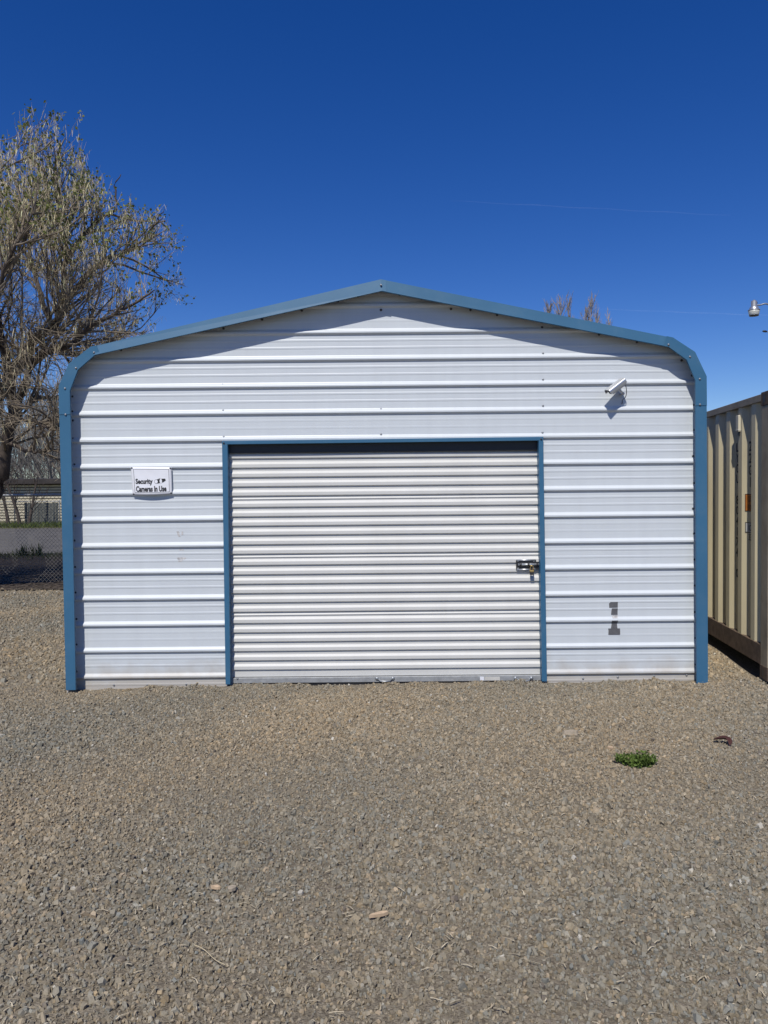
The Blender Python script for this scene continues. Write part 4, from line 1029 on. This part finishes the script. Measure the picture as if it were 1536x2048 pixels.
X1, Y1 = region(2.15, D + 0.03, lambda y: -0.5 * y - 0.45, lambda y: 0.5 * y + 0.45, DENS)
Rs = np.clip(np.exp(rr.normal(math.log(0.0068), 0.38, len(X1))), 0.003, 0.0165)
fin = 0.5 + 0.5 * np.sin(1.1 * X1 + 1.7 * np.sin(0.8 * Y1)) * np.sin(1.9 * Y1 + 0.9 * X1 + 0.5)      # worn, finer patches between looser ones
Rs = Rs * (0.82 + 0.34 * fin)
stones('gravel', X1, Y1, Rs, rr)
XM, YM = region(1.4, D, lambda y: -0.5 * y - 1.0, lambda y: np.minimum(0.5 * y + 1.0, 3.25 + 0 * y), 1700)        # looser margin just out of the frame
mk_ = (np.abs(XM) > 0.5 * YM + 0.45) | (YM < 2.15); XM, YM = XM[mk_], YM[mk_]
stones('gravel', XM, YM, np.clip(np.exp(rr.normal(math.log(0.010), 0.35, len(XM))), 0.004, 0.02), rr)
xl, xr = wOL[0].x - 0.01, wOR[0].x + 0.01
X2, Y2 = region(D + 0.03, 13.3, lambda y: -0.5 * y - 0.5, lambda y: 0 * y + xl, 1150)
X3, Y3 = region(D + 0.03, 9.6, lambda y: 0 * y + xr, lambda y: A.x + (y - A.y) * dirc.x / dirc.y - 0.01 + 0 * y, 3000)
X2 = np.concatenate([X2, X3]); Y2 = np.concatenate([Y2, Y3])
stones('gravel', X2, Y2, np.clip(np.exp(rr.normal(math.log(0.011), 0.35, len(X2))), 0.005, 0.03), rr)
print('stones', len(X1), len(X2))

# ------------------------------------------------------------------ small things lying on the gravel
def flat_strips(name, n, area, L, W, tone, seed, zoff=0.011):
    rr = np.random.default_rng(seed); X, Y = area(n, rr); n = len(X); a = rr.uniform(0, 6.28, n); l = rr.uniform(*L, n); w = rr.uniform(*W, n)
    dx, dy = np.cos(a), np.sin(a); Z = hgt(X, Y) + zoff + rr.uniform(0, .004, n); bend = rr.normal(0, .25, n) * l; V = []
    for t in (-.5, 0, .5):
        cx = X + dx * l * t - dy * bend * (0.25 - t * t); cy = Y + dy * l * t + dx * bend * (0.25 - t * t); zz = Z + (0.25 - t * t) * .012
        V += [np.stack([cx - dy * w, cy + dx * w, zz], -1), np.stack([cx + dy * w, cy - dx * w, zz], -1)]
    V = np.stack(V, 1); b = np.arange(n)[:, None] * 6
    T = np.concatenate([b + np.array([q]) for q in ([0, 1, 3], [0, 3, 2], [2, 3, 5], [2, 5, 4])])
    tn = np.array(tone) * rr.uniform(.6, 1.2, (n, 1))
    return stuff(fast(name, V.reshape(-1, 3), T, M['straw'], tint=np.repeat(tn, 6, 0)))
def front_area(n, rr):
    Y = rr.uniform(2.2, D - .1, n); return rr.uniform(-1, 1, n) * (0.5 * Y + .4), Y
flat_strips('straw_bits', 1500, front_area, (.012, .05), (.0008, .0022), (0.50, 0.43, 0.30), 3)
def verge_area(n, rr): return rr.uniform(-11, -2, n), YV0 + rr.exponential(0.9, n) - 0.25
flat_strips('leaf_litter', 5200, verge_area, (.04, .13), (.008, .028), (0.085, 0.066, 0.046), 4, 0.02)  # litter tone lowered so the colour includes tree shade

def ground_at(px, py): g = G(px, py); g.z = float(hgt(g.x, g.y)); return g
# weed
g = ground_at(1276, 1533)
weed = empty('weed', g, 'low green weed clump growing in the gravel', 'weed')
rr = np.random.default_rng(9); Lp = []; st = Wood()
for i in range(95):
    a = rr.uniform(0, 6.28); rad = 0.075 * math.sqrt(rr.random()); q = np.array([g.x + rad * math.cos(a), g.y + rad * 0.75 * math.sin(a), g.z])
    d = np.array([math.cos(a) * .6 * rad / .1, math.sin(a) * .6 * rad / .1, 1.0]); b1, r1 = grow(q, d, rr.uniform(.035, .085), .0016, 4, .2, .0, rr); st.limb(b1, r1, 4)
    for _ in range(13): Lp.append(path_at(b1, rr.uniform(.1, 1))[0] + rr.normal(0, .005, 3))
for i in range(14):                                       # one runner at the left
    q = np.array([g.x - .07 - .003 * i, g.y + .03, g.z + .012 + .002 * i])
    for _ in range(9): Lp.append(q + rr.normal(0, .008, 3))
st.build('stems', M['leaf'], weed)
Lp = np.array(Lp); V, T = leaves_mesh(Lp, rr.uniform(.010, .026, len(Lp)), rr)
tone = np.array([0.125, 0.185, 0.04]) * rr.uniform(.5, 1.6, (len(Lp), 1))
stuff(fast('leaves', V, T, M['leaf'], weed, tint=np.repeat(tone, 4, 0)))
# curled bark
g = ground_at(1447, 1488)
pts = [g + Vector(q) for q in ((-.045, .045, .02), (-.02, .03, .028), (.01, .02, .032), (.032, .005, .026), (.03, -.03, .018), (.018, -.05, .012))]
b = MB(); pr = smooth_path(pts, 4); N = len(pr)
for i, p in enumerate(pr):
    w = 0.017 * math.sin(math.pi * (i + .6) / (N + .2)) + .003
    d = (pr[min(i + 1, N - 1)] - pr[max(i - 1, 0)]).normalized(); s_ = d.cross(Vector((0, 0, 1))).normalized()
    b.v += [p - s_ * w + Vector((0, 0, w * .8)), p - Vector((0, 0, .002)), p + s_ * w + Vector((0, 0, w * .8))]
b.f = [q for i in range(N - 1) for q in ((3 * i, 3 * i + 1, 3 * i + 4, 3 * i + 3), (3 * i + 1, 3 * i + 2, 3 * i + 5, 3 * i + 4))]
o = b.build('curled_bark', M['redleaf'], None, True); s_ = o.modifiers.new('thickness', 'SOLIDIFY'); s_.thickness = .003
tag(o, 'dark red curled scrap of bark on the gravel beyond the weed', 'bark')
# wood chips
def chip(px, py, L, W, ang, label, m='chip'):
    g = ground_at(px, py); ca, sa = math.cos(ang), math.sin(ang); rr = random.Random(px)
    out = [(-.5, -.3), (-.2, -.5), (.25, -.42), (.5, -.1), (.42, .25), (.1, .5), (-.35, .38)]
    fr = []; bk = []
    for x, y in out:
        X_, Y_ = x * L, y * W; q = Vector((X_ * ca - Y_ * sa, X_ * sa + Y_ * ca, 0)); fr.append(g + q + Vector((0, 0, .022 + rr.uniform(-.003, .003)))); bk.append(g + q * .95 + Vector((0, 0, .008)))
    tag(MB().prism(fr, bk).build('wood_chip', M[m]), label, 'wood chip', 'wood chips on the gravel')
chip(757, 1829, .08, .013, 0.25, 'long pale orange wood splinter lying on bare gravel')
chip(432, 1782, .045, .014, -.3, 'short pale orange wood chip on the gravel beside a flat stone')
chip(464, 1783, .04, .035, .6, 'flat tan stone chip beside the short orange wood chip', 'tan_stone')
chip(1221, 1503, .03, .04, .9, 'pinkish wood chip just behind the weed clump')
def straw(pxs, label, r=.0016, m='chip'):
    pts = [ground_at(*p) + Vector((0, 0, .02)) for p in pxs]
    tag(MB().tube(smooth_path(pts, 5), r, 5).build('straw', M['dry_straw'], None, True), label, 'straw', 'dry straws on the gravel')
straw([(388, 1899), (408, 1908), (430, 1928), (450, 1938)], 'long curved dry straw stalk lying on the foreground gravel')
straw([(1204, 1541), (1218, 1542), (1232, 1543)], 'short straight straw just in front of the weed clump')
straw([(655, 1584 - 190), (690, 1394), (718, 1396)], 'thin dry straw on the gravel before the roll-up door', .0012)
g = ground_at(1141, 1472)
b = MB(); b.prism([g + Vector(q) for q in ((-.045, -.02, .022), (.03, -.03, .025), (.05, .005, .022), (.02, .03, .02), (-.04, .02, .02))], [g + Vector(q) for q in ((-.055, -.025, 0), (.04, -.036, 0), (.06, .005, 0), (.025, .04, 0), (-.05, .03, 0))])
tag(b.build('flat_stone', M['tan_stone']), 'largest flat tan stone among the gravel, before the taped figure', 'stone')

# grass on the verge and along the street fence
def grass(name, n, area, h, seed, tone):
    rr = np.random.default_rng(seed); X, Y = area(n, rr); n = len(X); a = rr.uniform(0, 6.28, n); hh = rr.uniform(*h, n); w = hh * .06 + .003
    lean = rr.normal(0, .35, (n, 2)) * hh[:, None]; s = np.stack([np.cos(a), np.sin(a)], -1) * w[:, None]
    V = np.stack([np.stack([X - s[:, 0], Y - s[:, 1], 0 * X], -1), np.stack([X + s[:, 0], Y + s[:, 1], 0 * X], -1), np.stack([X + lean[:, 0] * .4 + s[:, 0] * .6, Y + lean[:, 1] * .4, hh * .6], -1), np.stack([X + lean[:, 0], Y + lean[:, 1], hh], -1)], 1)
    b = np.arange(n)[:, None] * 4; T = np.concatenate([b + np.array([q]) for q in ([0, 1, 2], [0, 2, 3])])
    tn = np.array(tone) * rr.uniform(.5, 1.5, (n, 1)); o = stuff(fast(name, V.reshape(-1, 3), T, M['leaf'], tint=np.repeat(tn, 4, 0))); return o
grass('verge_grass', 4500, lambda n, rr: (rr.uniform(-16, -2, n), YR0 - np.abs(rr.normal(0, .9, n)) - .05), (.03, .12), 11, (.022, .031, .013))  # near-black green: shade on the verge grass is put into its tint
grass('street_grass', 9000, lambda n, rr: (rr.uniform(-28, -8, n), YR1 + rr.uniform(.0, 3.6, n)), (.08, .3), 12, (.10, .13, .035))
for k, (px, py, lab) in enumerate(((45, 1112, 'leafy tuft coloured dark for tree shade by the road edge, nearer the tree trunk'), (76, 1112, 'leafy tuft coloured dark for tree shade by the road edge, nearer the shed'))):
    g = G(px, py); rr = np.random.default_rng(50 + k); V = []; T = []
    root = empty('grass_tuft', g, lab, 'grass tuft', 'tufts at the road edge')
    for i in range(34):
        a = rr.uniform(0, 6.28); l = rr.uniform(.15, .42); o_ = np.array([rr.normal(0, .08), rr.normal(0, .06), 0]); tip = np.array([math.cos(a) * l * .45, math.sin(a) * l * .45, l]); s = np.array([-math.sin(a), math.cos(a), 0]) * .014
        n = len(V); q = np.array(g) + o_; V += [q - s, q + s, q + tip * .55 + s + [0, 0, .02], q + tip * .55 - s + [0, 0, .02], q + tip]; T += [(n, n + 1, n + 2), (n, n + 2, n + 3), (n + 3, n + 2, n + 4)]
    fast('blades', np.array(V), np.array(T), M['leaf'], root, tint=np.array([.022, .034, .014]))  # blade tint darkened to stand in for shade on the tufts
